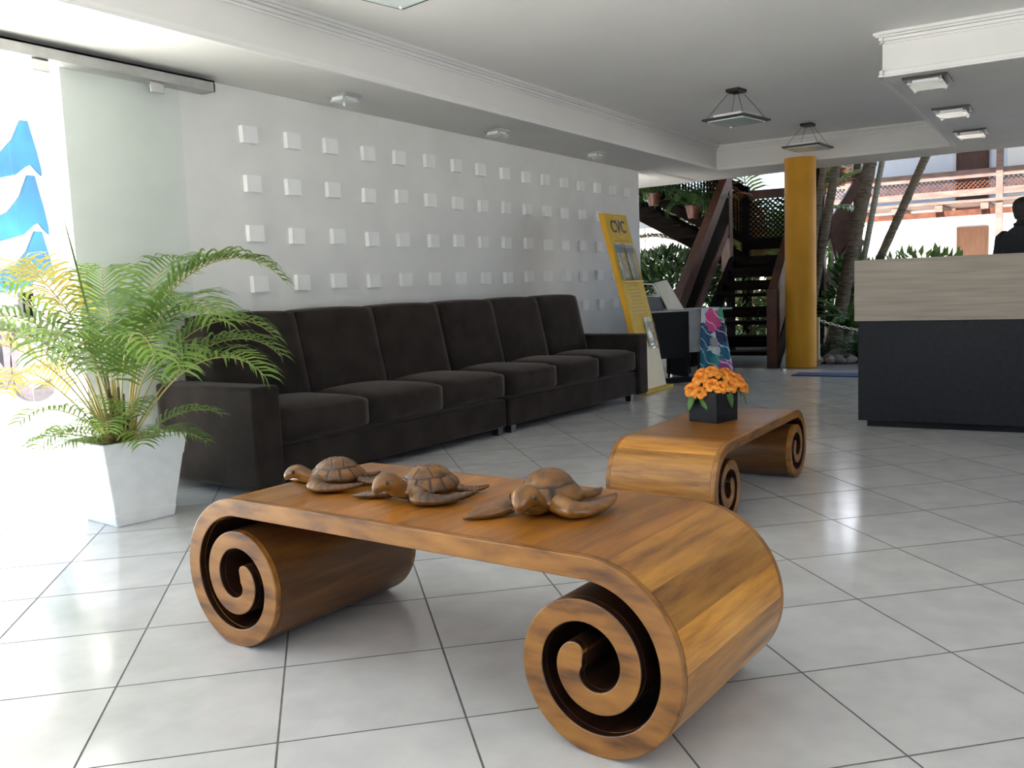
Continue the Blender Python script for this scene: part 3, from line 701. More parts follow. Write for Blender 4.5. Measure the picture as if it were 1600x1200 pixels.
# ---- lamps
def pendant(label, c, rz, zp, seen_canopy=True):
    t = thing('pendant_lamp', label, 'lamp', (c[0], c[1], 0), rz, 'square pendant lamps')
    b = MB(); b.box(-.075, .075, -.060, .060, CZ - .028, CZ); b.build('canopy', M['bronze'], t, bevel=.003)
    w, d, f = .235, .200, .050
    b = MB()
    for x0, x1, y0, y1 in ((-w, w, -d, -d + f), (-w, w, d - f, d), (-w, -w + f, -d + f, d - f), (w - f, w, -d + f, d - f)): b.box(x0, x1, y0, y1, zp, zp + .016)
    b.build('frame', M['bronze'], t)
    b = MB(); b.box(-w + .035, w - .035, -d + .035, d - .035, zp - .010, zp - .002); b.build('glass_plate', M['frost'], t)
    b = MB(); b.box(-w + .07, w - .07, -d + .07, d - .07, zp + .016, zp + .05); b.build('lamp_tray', M['white'], t, bevel=.006)
    for sx, sy in ((-1, -1), (1, -1), (1, 1), (-1, 1)):
        b = MB(); b.tube([(sx * (w - .03), sy * (d - .03), zp + .016), (sx * .05, sy * .04, CZ - .028)], .0022, 5); b.build('wire', M['bronze'], t)
        b = MB(); b.lathe([(.009, zp - .016), (.009, zp + .020)], 10, (sx * (w - .045), sy * (d - .045), 0)); b.build('clip', M['chrome'], t, True, 40)
    return t
pendant('square dark-framed pendant lamp on wires, larger in view, hanging before the yellow column', (7.83, 2.53), R(-10), 2.375)
pendant('square dark-framed pendant lamp on wires, close in front of the far ceiling border', (10.12, 2.50), R(-4), 2.385)
pendant('square dark-framed pendant lamp cut off by the top edge of the picture', (3.41, 2.70), R(-12), 2.41)
def plate_lamp(label, c, w, d, z, m, group, name='ceiling_lamp'):
    t = thing(name, label, 'lamp', (c[0], c[1], 0), 0, group)
    b = MB(); b.box(-w, w, -d, d, z - .018, z); b.build('mounting_plate', m, t, bevel=.003)
    b = MB(); b.box(-w * .86, w * .86, -d * .80, d * .80, z - .046, z - .038); b.build('glass_plate', M['frost'], t, bevel=.002)
    b = MB(); b.box(-w * .7, w * .7, -d * .6, d * .6, z - .038, z - .018); b.build('lamp_tray', M['white'], t)
    for sx, sy in ((-1, -1), (1, -1), (1, 1), (-1, 1)):
        b = MB(); b.lathe([(.009, z - .056), (.009, z - .016)], 10, (sx * w * .78, sy * d * .70, 0)); b.build('clip', M['chrome'], t, True, 40)
for x, lb in ((7.02, 'nearest'), (8.47, 'middle'), (9.95, 'farthest')):
    plate_lamp('rectangular glass ceiling lamp on dark plate over the reception counter, %s of the three' % lb, (x, .925), .175, .14, SZ, M['bronze'], 'ceiling lamps over the reception counter')
for x, lb in ((4.72, 'above the left part of the white block wall'), (6.59, 'above the middle of the white block wall'), (8.42, 'above the right end of the white block wall')):
    plate_lamp('small clear glass ceiling lamp ' + lb, (x, 4.17), .085, .085, SZ, M['steel'], 'small ceiling lamps along the wall')

# ---- leaning totem
def ty(z): # front face of the leaning panel
    P_ = [(0, 3.450), (.6, 3.565), (1.2, 3.718), (1.72, 3.850)]
    for (z0, y0), (z1, y1) in zip(P_[:-1], P_[1:]):
        if z <= z1 or z1 == 1.72: return y0 + (y1 - y0) * (z - z0) / (z1 - z0)
tot = thing('display_totem', 'leaning yellow display totem with brochures, between the sofa and the black desk', 'sign', (8.15, 3.45, 0))
TX = 8.15
def tpanel(name, x0, x1, z0, z1, th0, th1, m, n=10, parent=tot):
    b = MB(); prof = [z0 + (z1 - z0) * i / n for i in range(n + 1)]
    poly = [(ty(z) - th1 - 3.45, z) for z in prof] + [(ty(z) - th0 - 3.45, z) for z in prof[::-1]]
    b.prism(poly, lambda p: (x0, *p), lambda p: (x1, *p)); return b.build(name, m, parent)
tpanel('panel', -.25, .25, .03, 1.70, -.006, 0, M['yellow'])
tpanel('side_edge', -.252, .252, .03, 1.703, -.055, -.006, M['orange'])
tpanel('lower_panel', -.249, .249, .03, .46, 0, .002, M['cream'])
b = MB(); b.box(-.36, .30, -.05, .25, 0, .03); b.build('base', M['yellow'], tot, bevel=.004)
for x0, z0 in ((-.20, 1.075), (.015, 1.075)):
    h = tpanel('brochure_holder', x0 - .012, x0 + .187, z0 - .02, z0 + .02, .001, .035, M['acryl'])
    tpanel('holder_front', x0 - .012, x0 + .187, z0 - .02, z0 + .30, .030, .034, M['acryl'], parent=h)
    tpanel('holder_edge', x0 - .012, x0 + .187, z0 - .026, z0 - .018, .0, .036, M['cream'], 2, parent=h)
    tpanel('brochure', x0, x0 + .175, z0, z0 + .34, .004, .012, M['photo1'], parent=h); tpanel('brochure_title', x0 + .005, x0 + .17, z0 + .25, z0 + .33, .012, .0135, M['dim_blue'], 3, parent=h)
h = tpanel('leaflet_pocket', .0, .20, .40, .42, .001, .035, M['acryl'])
tpanel('pocket_front', .0, .20, .40, .66, .03, .034, M['acryl'], parent=h); tpanel('leaflet', .02, .18, .42, .70, .004, .012, M['photo1'], parent=h)
rr = random.Random(4)
for k in range(9):
    z = 1.00 - k * .034; w_ = rr.uniform(.10, .19)
    tpanel('text_line', -w_, w_, z, z + (.011 if k != 3 else .018), 0, .0012, M['goldprint'], 2)
tpanel('text_line', -.16, .16, 1.435, 1.447, 0, .0012, M['goldprint'], 2)
def on_face(me, x, z, off=.003):
    for v in me.vertices: v.co = Vector((x + v.co.x, ty(z + v.co.y) - 3.45 - off - v.co.z, z + v.co.y))
tm = text_mesh('CVC', .165, .0015, .002); on_face(tm, 0.0, 1.525); tm.materials.clear(); tm.materials.append(M['navy']); instance('lettering', tm, tot)
b = MB(); ringp = []
for k in range(49):
    a = 2 * math.pi * k / 48; ringp.append((.015 + .115 * math.cos(a), ty(1.575 + .10 * math.sin(a)) - 3.45 - .001, 1.575 + .10 * math.sin(a)))
for p, q in zip(ringp[:-1], ringp[1:]): b.bar(p, q, .002, .006)
b.build('emblem_ring', M['cream'], tot)

# ---- black desk beyond the totem
ca_ = -41.9
dk = thing('small_desk', 'small black desk with pale top edge behind the leaning totem', 'desk', (8.59, 3.70, 0), R(ca_))
b = MB(); b.box(-.03, .93, -.02, .48, .725, .742); b.build('top', M['concrete'], dk, bevel=.002)
b = MB(); b.box(.0, .45, .02, .04, .25, .725); b.build('front_panel', M['black'], dk)
b = MB(); b.box(.45, .76, .03, .045, .30, .725); b.build('pale_panel', M['concrete'], dk)
b = MB(); b.box(.77, .81, .0, .46, .05, .725); b.build('side_panel', M['black'], dk)
b = MB(); b.box(.812, .825, .0, .012, .06, .725); b.build('edge_strip', M['white'], dk)
b = MB(); b.box(.0, .03, .02, .46, .05, .725); b.build('side_panel', M['black'], dk)
b = MB(); b.box(.40, .44, .02, .46, .05, .725); b.build('side_panel', M['black'], dk)
b = MB(); b.box(.0, .84, -.03, .05, 0, .05); b.build('foot_rail', M['black'], dk, bevel=.004)
dM = Matrix.Translation((8.59, 3.70, 0)) @ Matrix.Rotation(R(ca_), 4, 'Z')
# draped cloth
mc = mat('tropical_print', (.7, .72, .74), .7)
nt = mc.node_tree; bs = nt.nodes['Principled BSDF']; tcn = nt.nodes.new('ShaderNodeTexCoord')
def blend(prev, mask, colr):
    mx = nt.nodes.new('ShaderNodeMix'); mx.data_type = 'RGBA'; mx.inputs[7].default_value = (*colr, 1)
    nt.links.new(mask, mx.inputs[0])
    if prev is None: mx.inputs[6].default_value = (.62, .66, .70, 1)
    else: nt.links.new(prev, mx.inputs[6])
    return mx.outputs[2]
def ell(cx, cz, rx, rz_, wob=.02):
    mp = nt.nodes.new('ShaderNodeMapping'); mp.inputs['Location'].default_value = (-cx / rx, 0, -cz / rz_); mp.inputs['Scale'].default_value = (1 / rx, 0, 1 / rz_)
    nt.links.new(tcn.outputs['Object'], mp.inputs[0])
    nz = nt.nodes.new('ShaderNodeTexNoise'); nz.inputs['Scale'].default_value = 3.0; nt.links.new(mp.outputs[0], nz.inputs['Vector'])
    ad = nt.nodes.new('ShaderNodeVectorMath'); ad.operation = 'LENGTH'; nt.links.new(mp.outputs[0], ad.inputs[0])
    sm = nt.nodes.new('ShaderNodeMath'); sm.operation = 'MULTIPLY_ADD'; sm.inputs[1].default_value = 1.1; nt.links.new(nz.outputs['Fac'], sm.inputs[0]); nt.links.new(ad.outputs['Value'], sm.inputs[2])
    lt = nt.nodes.new('ShaderNodeMath'); lt.operation = 'LESS_THAN'; lt.inputs[1].default_value = 1.45; nt.links.new(sm.outputs[0], lt.inputs[0]); return lt.outputs[0]
o_ = None
for args, cl in (((.06, .45, .10, .16), (.01, .10, .22)), ((.28, .46, .12, .14), (.015, .03, .10)), ((.05, .18, .13, .17), (.008, .16, .24)), ((.20, .20, .10, .07), (.02, .28, .26)),
                 ((.31, .30, .09, .10), (.01, .12, .22)), ((.28, .10, .10, .12), (.42, .08, .36)), ((.16, .62, .10, .13), (.62, .06, .25)), ((.27, .68, .06, .08), (.04, .30, .20)), ((.16, .40, .05, .06), (.30, .30, .30))):
    o_ = blend(o_, ell(*args), cl)
wv = nt.nodes.new('ShaderNodeTexWave'); wv.inputs['Scale'].default_value = 4.0; wv.inputs['Distortion'].default_value = 3.5; wv.bands_direction = 'DIAGONAL'; nt.links.new(tcn.outputs['Object'], wv.inputs['Vector'])
gt = nt.nodes.new('ShaderNodeMath'); gt.operation = 'GREATER_THAN'; gt.inputs[1].default_value = .985; nt.links.new(wv.outputs['Fac'], gt.inputs[0])
o_ = blend(o_, gt.outputs[0], (.62, .68, .72)); nt.links.new(o_, bs.inputs['Base Color'])
b = MB(); NX, NZ = 30, 24; vs = []
for i in range(NZ + 1):
    u = i / NZ; z = .7505 - u * .66; wl, wr = .03 - .05 * u, .27 + .10 * u
    for j in range(NX + 1):
        v = j / NX; x = wl + (wr - wl) * v; y = -.03 - .02 * u - (.012 + .028 * u) * (.5 + .5 * math.sin(v * 15 + .6)); vs.append((x, y, z))
top = [(.04 + .22 * j / NX, -.01 + .06 * i, .7455) for i in (2, 1) for j in range(NX + 1)]
vs = top + vs; NZ += 2
b.add(vs, [(i * (NX + 1) + j, i * (NX + 1) + j + 1, (i + 1) * (NX + 1) + j + 1, (i + 1) * (NX + 1) + j) for i in range(NZ) for j in range(NX)])
cl = b.build('draped_cloth', mc, None, True); q = cl.modifiers.new('t', 'SOLIDIFY'); q.thickness = .002
cl.matrix_world = dM @ Matrix.Translation((.53, 0, 0)); tag(cl, 'tropical print cloth of blue leaves and pink flowers hanging off the black desk', 'cloth')
# things on the desk
bd = thing('leaning_board', 'pale paper board leaning on top of the black desk', 'board', tuple(dM @ Vector((.25, .12, .742))), R(ca_))
b = MB(); b.hexa([(.02, 0, 0), (.20, 0, 0), (.20, .015, 0), (.02, .015, 0), (-.08, .10, .285), (.06, .10, .31), (.06, .115, .31), (-.08, .115, .285)]); b.build('sheet', M['paper'], bd)
b = MB(); b.hexa([(.08, .06, 0), (.12, .06, 0), (.12, .18, 0), (.08, .18, 0), (.05, .09, .20), (.08, .09, .20), (.08, .10, .20), (.05, .10, .20)]); b.build('strut', M['paper'], bd)
fr = thing('framed_panel', 'grey panel with white rim standing on the black desk behind the totem', 'panel', tuple(dM @ Vector((.12, .20, .742))), R(ca_))
b = MB(); b.prism([(-.10, 0), (.14, 0), (.10, .14), (-.08, .15)], lambda p: (p[0], 0, p[1]), lambda p: (p[0], .012, p[1])); b.build('panel', M['grey_fab'], fr)
b = MB(); b.tube([(.10, 0, .15), (.03, .01, .27), (-.10, .02, .28), (-.12, .02, .15), (.10, 0, .145)], .009, 6); b.build('rim', M['white'], fr)
b = MB(); b.tube([(.075, 0, .16), (.02, .01, .245), (-.02, .015, .17), (.075, 0, .16)], .005, 6); b.build('inner_rim', M['white'], fr)
ch = thing('chair', 'black chair tucked behind the small black desk', 'chair', tuple(dM @ Vector((.60, .52, 0))), R(ca_ - 4))
b = MB(); b.box(-.21, .21, -.2, .2, .45, .49); b.build('seat', M['black'], ch, bevel=.015)
b = MB(); b.box(-.20, .20, .36, .39, .52, .70); b.build('backrest', M['black'], ch, bevel=.01)
for sx in (-1, 1):
    b = MB(); b.tube([(sx * .19, -.18, .45), (sx * .23, -.22, 0)], .013, 6); b.build('leg', M['black'], ch)
    b = MB(); b.tube([(sx * .19, .37, .70), (sx * .19, .20, .45), (sx * .22, .26, 0)], .013, 6); b.build('leg', M['black'], ch)

# ================================================================== OUTSIDE, LEFT
b = MB(); b.box(1.5, 12, 8.30, 8.5, -.02, 2.93); b.box(1.5, 6.5, 8.30, 8.5, 2.93, 3.6); struct(b.build('wall_garden', M['facade']))
def letter(ch_, x, z0, size, label):
    tm = text_mesh(ch_, size, .05, .012); tm.materials.clear(); tm.materials.append(M['letter'])
    ys = [v.co.y for v in tm.vertices]; xs = [v.co.x for v in tm.vertices]; z_ = min(ys); cx = (min(xs) + max(xs)) / 2
    for v in tm.vertices: v.co = Vector(((v.co.x - cx) * .62, -v.co.z, v.co.y - z_))
    o = instance('sign_letter', tm, None, (x, 8.24, z0)); tag(o, label, 'sign', 'grey letters on the outside wall'); return o
letter('N', 4.40, .30, .98, 'grey raised letter N on the white outside wall')
letter('C', 4.78, .16, .98, 'grey raised letter C on the white outside wall')
def wave_fig(label, x, z, w, h):
    # one wave: a dished upper edge climbing to a pointed crest at the right, a scalloped lower edge
    top = [(-1, .05), (-.7, -.05), (-.4, -.06), (-.1, .04), (.20, .22), (.42, .55), (.58, 1), (.70, 1), (.74, .74), (.81, .34), (.86, -.06), (.86, -.22)]
    bot = [(.79, -.13), (.70, .02), (.60, -.04), (.42, -.24), (.05, -.38), (-.3, -.45), (-.65, -.46), (-1, -.42)]
    b = MB(); b.prism([(x + p[0] * w, z + p[1] * h) for p in top + bot], lambda p: (p[0], 8.24, p[1]), lambda p: (p[0], 8.27, p[1]))
    o = b.build('wave_relief', M['wave'], None); tag(o, label, 'sign', 'blue waves on the outside wall'); return o
wave_fig('blue wave shape on the outside wall, topmost of the three', 4.60, 2.33, .56, .40)
wave_fig('blue wave shape on the outside wall, middle of the three', 4.62, 1.80, .56, .44)
wave_fig('blue wave shape on the outside wall, lowest of the three above the letters', 4.64, 1.33, .56, .40)

# ================================================================== GARDEN BEYOND THE FAR END
# ---- staircase
SA = R(5); es = Vector((math.cos(SA), math.sin(SA), 0)); en = Vector((-math.sin(SA), math.cos(SA), 0)); SO = Vector((10.62, 3.02, 0))
def S(s_, n_, z_): return SO + es * s_ + en * n_ + Vector((0, 0, z_))
st = thing('staircase', 'dark timber open-tread staircase turning left at a landing beyond the lobby', 'staircase', SO)
def sb(name, p, q, w, h, m, upv=(0, 0, 1), parent=st):
    b = MB(); b.bar(Vector(p) - SO, Vector(q) - SO, w, h, upv); return b.build(name, m, parent, bevel=.004)
RISE = .167; GO = .30; WS = .98
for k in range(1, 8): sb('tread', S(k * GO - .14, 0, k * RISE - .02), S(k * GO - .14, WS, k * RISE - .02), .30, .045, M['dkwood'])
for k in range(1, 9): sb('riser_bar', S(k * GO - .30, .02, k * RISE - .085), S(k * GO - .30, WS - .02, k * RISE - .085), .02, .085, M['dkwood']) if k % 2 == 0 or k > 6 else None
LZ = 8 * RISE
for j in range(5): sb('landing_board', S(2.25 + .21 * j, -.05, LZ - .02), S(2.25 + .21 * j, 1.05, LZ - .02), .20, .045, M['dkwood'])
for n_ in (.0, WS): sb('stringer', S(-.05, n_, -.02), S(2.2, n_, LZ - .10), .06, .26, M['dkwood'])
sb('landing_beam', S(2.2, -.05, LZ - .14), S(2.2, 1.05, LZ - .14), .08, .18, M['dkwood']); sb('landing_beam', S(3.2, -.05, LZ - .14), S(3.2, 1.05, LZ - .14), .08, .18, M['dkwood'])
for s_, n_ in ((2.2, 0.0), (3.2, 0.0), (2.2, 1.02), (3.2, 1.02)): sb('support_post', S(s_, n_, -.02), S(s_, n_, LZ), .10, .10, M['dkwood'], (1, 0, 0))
# left rail
sb('handrail', S(-.55, 1.00, .70), S(2.10, 1.04, 2.40), .11, .20, M['redwood'])
sb('lower_rail', S(-.45, 1.00, .20), S(2.10, 1.04, 1.80 - .06), .07, .14, M['redwood'])
sb('newel_post', S(2.16, 1.05, LZ - .2), S(2.16, 1.05, 2.52), .13, .13, M['redwood'], (1, 0, 0)); sb('newel_post', S(-.50, 1.00, -.02), S(-.50, 1.00, .74), .12, .12, M['redwood'], (1, 0, 0))
b = MB()
for k in range(48):
    s_ = -.42 + k * .053; z0 = .235 + (s_ + .45) * .615; z1 = z0 + .40
    p0, p1 = S(s_, 1.0 + .015 * s_, z0) - SO, S(s_, 1.0 + .015 * s_, z1) - SO; b.bar(p0, p1, .010, .024, es)
stuff(b.build('rail_slats', M['dkwood'], st))
# right rail
sb('handrail', S(-.12, -.02, .84), S(2.10, -.02, 2.30), .10, .16, M['redwood']); sb('newel_post', S(-.14, -.02, -.02), S(-.14, -.02, .90), .12, .12, M['redwood'], (1, 0, 0))
sb('lower_rail', S(-.12, -.02, .30), S(2.10, -.02, 1.72), .06, .14, M['redwood'])
b = MB(); b.hexa([S(-.05, -.05, .36) - SO, S(2.1, -.05, 1.74) - SO, S(2.1, -.02, 1.74) - SO, S(-.05, -.02, .36) - SO, S(-.05, -.05, .80) - SO, S(2.1, -.05, 2.24) - SO, S(2.1, -.02, 2.24) - SO, S(-.05, -.02, .80) - SO])
b.build('rail_board', M['redwood'], st)
# far side of the landing: post, rails, lattice
FS = 3.25
def lattice(name, P0, U, V, lu, lv_, pitch, w_, m, parent=st, org=None):
    org = SO if org is None else org
    b = MB(); U, V = U.normalized(), V.normalized(); N_ = U.cross(V)
    for sg in (1, -1):
        c = -lv_ if sg > 0 else 0
        while c < lu + (0 if sg > 0 else lv_):
            # line u = c + sg*v
            vs_ = [max(0, (0 - c) if sg > 0 else (c - lu)), min(lv_, (lu - c) if sg > 0 else c)]
            if vs_[1] - vs_[0] > .02:
                a_, b_ = [P0 + U * (c + sg * v) + V * v + N_ * (.006 * sg) for v in vs_]; b.bar(a_ - org, b_ - org, w_, .010, N_)
            c += pitch
    return stuff(b.build(name, m, parent))
lattice('lattice', S(FS, .12, 1.62), en, Vector((0, 0, 1)), .84, .58, .072, .020, M['dkwood'])
sb('landing_rail', S(FS, -.05, 2.27), S(FS, 1.05, 2.27), .08, .13, M['redwood']); sb('landing_rail', S(FS, -.05, 1.54), S(FS, 1.05, 1.54), .08, .17, M['dkwood'])
sb('roof_post', S(FS, .02, -.02), S(FS, .02, 3.6), .19, .17, M['dkwood'], (1, 0, 0)); sb('roof_post', S(FS, 1.02, -.02), S(FS, 1.02, 2.4), .11, .11, M['dkwood'], (1, 0, 0))
# upper flight, rising to the left
for k in range(1, 9):
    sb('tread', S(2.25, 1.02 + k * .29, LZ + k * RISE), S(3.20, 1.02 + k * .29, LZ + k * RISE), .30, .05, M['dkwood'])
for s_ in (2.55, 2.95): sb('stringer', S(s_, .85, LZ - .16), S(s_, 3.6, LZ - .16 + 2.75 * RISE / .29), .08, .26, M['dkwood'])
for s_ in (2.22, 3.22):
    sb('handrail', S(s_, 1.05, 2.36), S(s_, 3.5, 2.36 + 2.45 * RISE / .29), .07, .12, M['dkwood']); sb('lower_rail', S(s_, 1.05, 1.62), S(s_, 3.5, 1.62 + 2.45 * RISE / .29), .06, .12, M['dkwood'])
    V_ = Vector((0, 0, 1)); U_ = en + Vector((0, 0, RISE / .29))
    b = MB()
    for k in range(52):
        n_ = 1.10 + k * .046; z0 = 1.64 + (n_ - 1.05) * RISE / .29; b.bar(S(s_, n_, z0) - SO, S(s_, n_ + .0, z0 + .70) - SO, .010, .018, en)
    for k in range(12): b.bar(S(s_ + .012, 1.08, 1.72 + k * .055) - SO, S(s_ + .012, 3.48, 1.72 + k * .055 + 2.4 * RISE / .29) - SO, .010, .018, es)
    stuff(b.build('lattice', M['dkwood'], st))
sb('support_post', S(2.55, 2.9, -.02), S(2.55, 2.9, 2.3), .09, .09, M['dkwood'], (1, 0, 0))

# ---- foliage helpers
def leaves_mb(mb, c, r, n, size, rr, flat=1.0):
    for _ in range(n):
        while True:
            q = Vector((rr.uniform(-1, 1), rr.uniform(-1, 1), rr.uniform(-1, 1)))
            if .25 < q.length <= 1: break
        p = Vector(c) + Vector((q.x * r[0], q.y * r[1], q.z * r[2]))
        d = (q + Vector((rr.uniform(-.8, .8), rr.uniform(-.8, .8), rr.uniform(-.5, .9)))).normalized(); a = d.cross(Vector((rr.uniform(-1, 1), rr.uniform(-1, 1), 1))).normalized()
        l = size * rr.uniform(.7, 1.3); w = l * .24; nz = d.cross(a) * .12 * l
        mb.add([p, p + d * l * .45 - a * w + nz, p + d * l - nz, p + d * l * .45 + a * w + nz], [(0, 1, 2), (0, 2, 3)])
def bush(name, label, loc, parts, size, m, seed, group=None, stems=5, h0=.1):
    rr = random.Random(seed); t = thing(name, label, 'plant', loc, 0, group); mb = MB()
    for c, r, n in parts: leaves_mb(mb, c, r, n, size, rr)
    stuff(mb.build('foliage', m, t))
    b = MB()
    for k in range(stems):
        c, r, n = parts[k % len(parts)]; x0, y0 = rr.uniform(-.12, .12), rr.uniform(-.12, .12)
        b.tube([(x0, y0, 0), ((x0 + c[0]) / 2 + rr.uniform(-.05, .05), (y0 + c[1]) / 2, c[2] * .55), (c[0] + rr.uniform(-.1, .1), c[1] + rr.uniform(-.1, .1), c[2] + r[2] * .4)], [.018, .013, .005], 5)
    b.build('stem', M['bark'], t)
    return t
GZ = -.012
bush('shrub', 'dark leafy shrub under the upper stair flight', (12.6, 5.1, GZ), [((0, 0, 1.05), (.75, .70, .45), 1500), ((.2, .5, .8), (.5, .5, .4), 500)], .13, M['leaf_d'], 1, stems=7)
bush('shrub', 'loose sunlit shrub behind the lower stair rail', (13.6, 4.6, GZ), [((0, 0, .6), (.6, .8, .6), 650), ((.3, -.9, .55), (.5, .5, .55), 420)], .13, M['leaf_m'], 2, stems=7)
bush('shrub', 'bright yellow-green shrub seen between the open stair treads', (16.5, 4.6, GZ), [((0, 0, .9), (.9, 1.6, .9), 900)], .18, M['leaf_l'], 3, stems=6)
bush('shrub', 'green shrub with upright leaves behind the reception counter', (13.9, 1.85, GZ), [((0, 0, .98), (.55, .75, .34), 260), ((.0, -.1, .5), (.4, .6, .4), 220)], .17, M['leaf_l'], 4, stems=8)
bush('shrub', 'leafy green shrub between the palm trunks', (13.9, 2.75, GZ), [((0, 0, .62), (.4, .42, .62), 520), ((.1, .1, 1.05), (.3, .3, .25), 150)], .14, M['leaf_m'], 5, stems=5)
def fern(label, loc, n, ln, m, seed, el=(35, 80), nleaf=22, ll=.09):
    rr = random.Random(seed); t = thing('fern', label, 'plant', loc)
    for k in range(n):
        az = rr.uniform(0, 6.28); fb = frond_mb(az, R(rr.uniform(*el)), ln * rr.uniform(.75, 1.1), R(rr.uniform(50, 95)), (math.cos(az) * .04, math.sin(az) * .04, 0), nleaf, ll * .18, ll, .1, 0, rr, .004)
        fb.build('frond', [m, m], t)
    return t
fern('feathery green fern beside the yellow column', (12.35, 2.55, .30), 34, .62, M['leaf_m'], 8, nleaf=26, ll=.11)
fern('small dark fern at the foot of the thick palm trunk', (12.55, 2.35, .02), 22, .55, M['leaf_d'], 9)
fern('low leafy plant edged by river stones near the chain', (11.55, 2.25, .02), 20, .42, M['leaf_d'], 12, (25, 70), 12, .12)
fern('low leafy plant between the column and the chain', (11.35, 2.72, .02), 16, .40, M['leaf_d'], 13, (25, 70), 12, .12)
for hx, hy, hz_, n_, lb in ((12.45, 5.25, 2.28, 26, 'dark fern in a pot hanging before the upper stair flight near the wall'), (12.35, 4.62, 2.05, 22, 'dark fern in a pot hanging beside the left stair rail')):
    t = thing('hanging_fern', lb, 'plant', (hx, hy, hz_)); rr = random.Random(int(hx * 100 + hy * 10))
    b = MB(); b.lathe([(.07, -.16), (.11, .0), (.12, .0), (.12, .02), (.10, .02)], 16); b.build('pot', M['redwood'], t, True, 40)
    for k in range(3):
        a = 2.1 * k; b = MB(); b.tube([(.11 * math.cos(a), .11 * math.sin(a), .01), (0, 0, .55)], .004, 5); b.build('cord', M['dkwood'], t)
    b = MB(); b.tube([(0, 0, .55), (0, 0, 4.2 - hz_)], .004, 5); b.build('cord', M['dkwood'], t)
    for k in range(n_):
        az = rr.uniform(0, 6.28); fb = frond_mb(az, R(rr.uniform(20, 70)), rr.uniform(.40, .62), R(rr.uniform(90, 140)), (.05 * math.cos(az), .05 * math.sin(az), 0), 16, .022, .14, .1, 0, rr, .004); fb.build('frond', [M['leaf_d'], M['leaf_d']], t)
# soil bed and river stones
b = MB(); slab([(11.05, 2.52), (11.45, 1.75), (12.6, .9), (15.2, .6), (15.2, 3.0), (11.2, 3.0)], -.012, .03); struct(b.build('ground_bed', M['earth']))
rr = random.Random(6); line = [Vector((11.0, 2.60)), Vector((11.22, 2.14)), Vector((11.5, 1.68)), Vector((12.2, 1.1))]; k = 0
for a_, c_ in zip(line[:-1], line[1:]):
    m_ = max(2, int((c_ - a_).length / .125))
    for i in range(m_):
        p = a_.lerp(c_, i / m_) + Vector((rr.uniform(-.02, .02), rr.uniform(-.02, .02)))
        for lay in range(2):
            b = MB(); b.ball((0, 0, 0), (rr.uniform(.06, .085), rr.uniform(.05, .065), rr.uniform(.04, .052)), 10, 7)
            o = b.build('river_stone', M['stone'], None, True); o.location = (p.x + lay * .10, p.y + lay * .04, .034 + lay * .012); o.rotation_euler = (0, rr.uniform(-.2, .2), rr.uniform(0, 3))
            tag(o, 'grey rounded river stone edging the garden bed by the column', 'stone', 'river stones edging the garden bed')
# chain on its posts
cn = thing('barrier_chain', 'white plastic chain hanging in front of the garden bed', 'chain', (0, 0, 0))
A_, B_ = Vector((10.98, 2.60, .52)), Vector((11.9, 1.25, .50)); pts = []
for i in range(41):
    u = i / 40; p = A_.lerp(B_, u); p.z -= .26 * 4 * u * (1 - u) * .62; pts.append(p)
lkm = MB(); lkm.tube([(.026 * math.cos(q) , .013 * math.sin(q), 0) for q in [2 * math.pi * i / 12 for i in range(13)]], .0048, 5)
lme = lkm.mesh('link', M['chain'], True)
for i, (p, q) in enumerate(zip(pts[:-1], pts[1:])):
    o = instance('link', lme, cn); d = (q - p).normalized(); o.rotation_mode = 'QUATERNION'
    o.rotation_quaternion = d.to_track_quat('X', 'Z') @ Matrix.Rotation(R(90 * (i % 2) + 20), 3, 'X').to_quaternion(); o.location = (p + q) / 2
for p in (A_, B_):
    b = MB(); b.tube([(p.x, p.y, -.012), (p.x, p.y, p.z + .03)], .016, 8); b.build('post', M['chain'], cn, True, 40)
b = MB(); b.box(9.62, 9.93, -1.6, 2.56, 0, .010); o = b.build('door_mat', M['mat_blue'], None, bevel=.003); tag(o, 'long dark blue mat on the floor by the column', 'mat')

# ---- palm trees
def palm_tree(label, p0, p1, r, m, seed, top=6.0, fr=12, bend=.0):
    rr = random.Random(seed); p0, p1 = Vector(p0), Vector(p1); d = (p1 - p0) / (p1.z - p0.z)
    base = p0 + d * (.02 - p0.z); t = thing('palm_tree', label, 'tree', base); n = 46; pts = []; rad = []
    for i in range(n + 1):
        z = .0 + (top) * i / n; p = Vector((d.x * z, d.y * z, z)) + Vector((d.x, d.y, 0)) * bend * math.sin(math.pi * min(1, z / 2.6)) * -1
        pts.append(p); rad.append(r * (1.25 - .25 * min(1, z / .6) - .12 * z / top) * (1.05 if i % 2 else .97))
    b = MB(); b.tube(pts, rad, 14); b.build('trunk', m, t, True)
    for k in range(14):
        i = 3 + k * 3; 
        if i >= n: break
        b = MB(); q0, q1 = pts[i], pts[i] + (pts[i + 1] - pts[i]).normalized() * .018; b.tube([q0, q1], rad[i] * 1.09, 14); b.build('leaf_scar', m, t, True, 50)
    for k in range(fr):
        az = 2 * math.pi * k / fr + rr.uniform(-.2, .2)
        fb = frond_mb(az, R(rr.uniform(10, 60)), 2.4, R(rr.uniform(60, 95)), pts[-1], 26, .075, .75, .12, 0, rr, .02); fb.build('frond', [M['stem'], M['leaf_m']], t)
    return t
palm_tree('slim brown palm trunk immediately right of the yellow column', (13.004, 3.152, 1.302), (13.214, 3.06, 2.508), .045, M['bark'], 21, 5.6)
palm_tree('curved ringed palm trunk second from the yellow column', (13.007, 3.094, 1.037), (13.307, 2.91, 2.501), .060, M['bark'], 22, 5.8)
palm_tree('thickest leaning palm trunk with brown bark', (13.092, 2.832, .411), (13.558, 2.513, 2.526), .092, M['bark'], 23, 6.4)
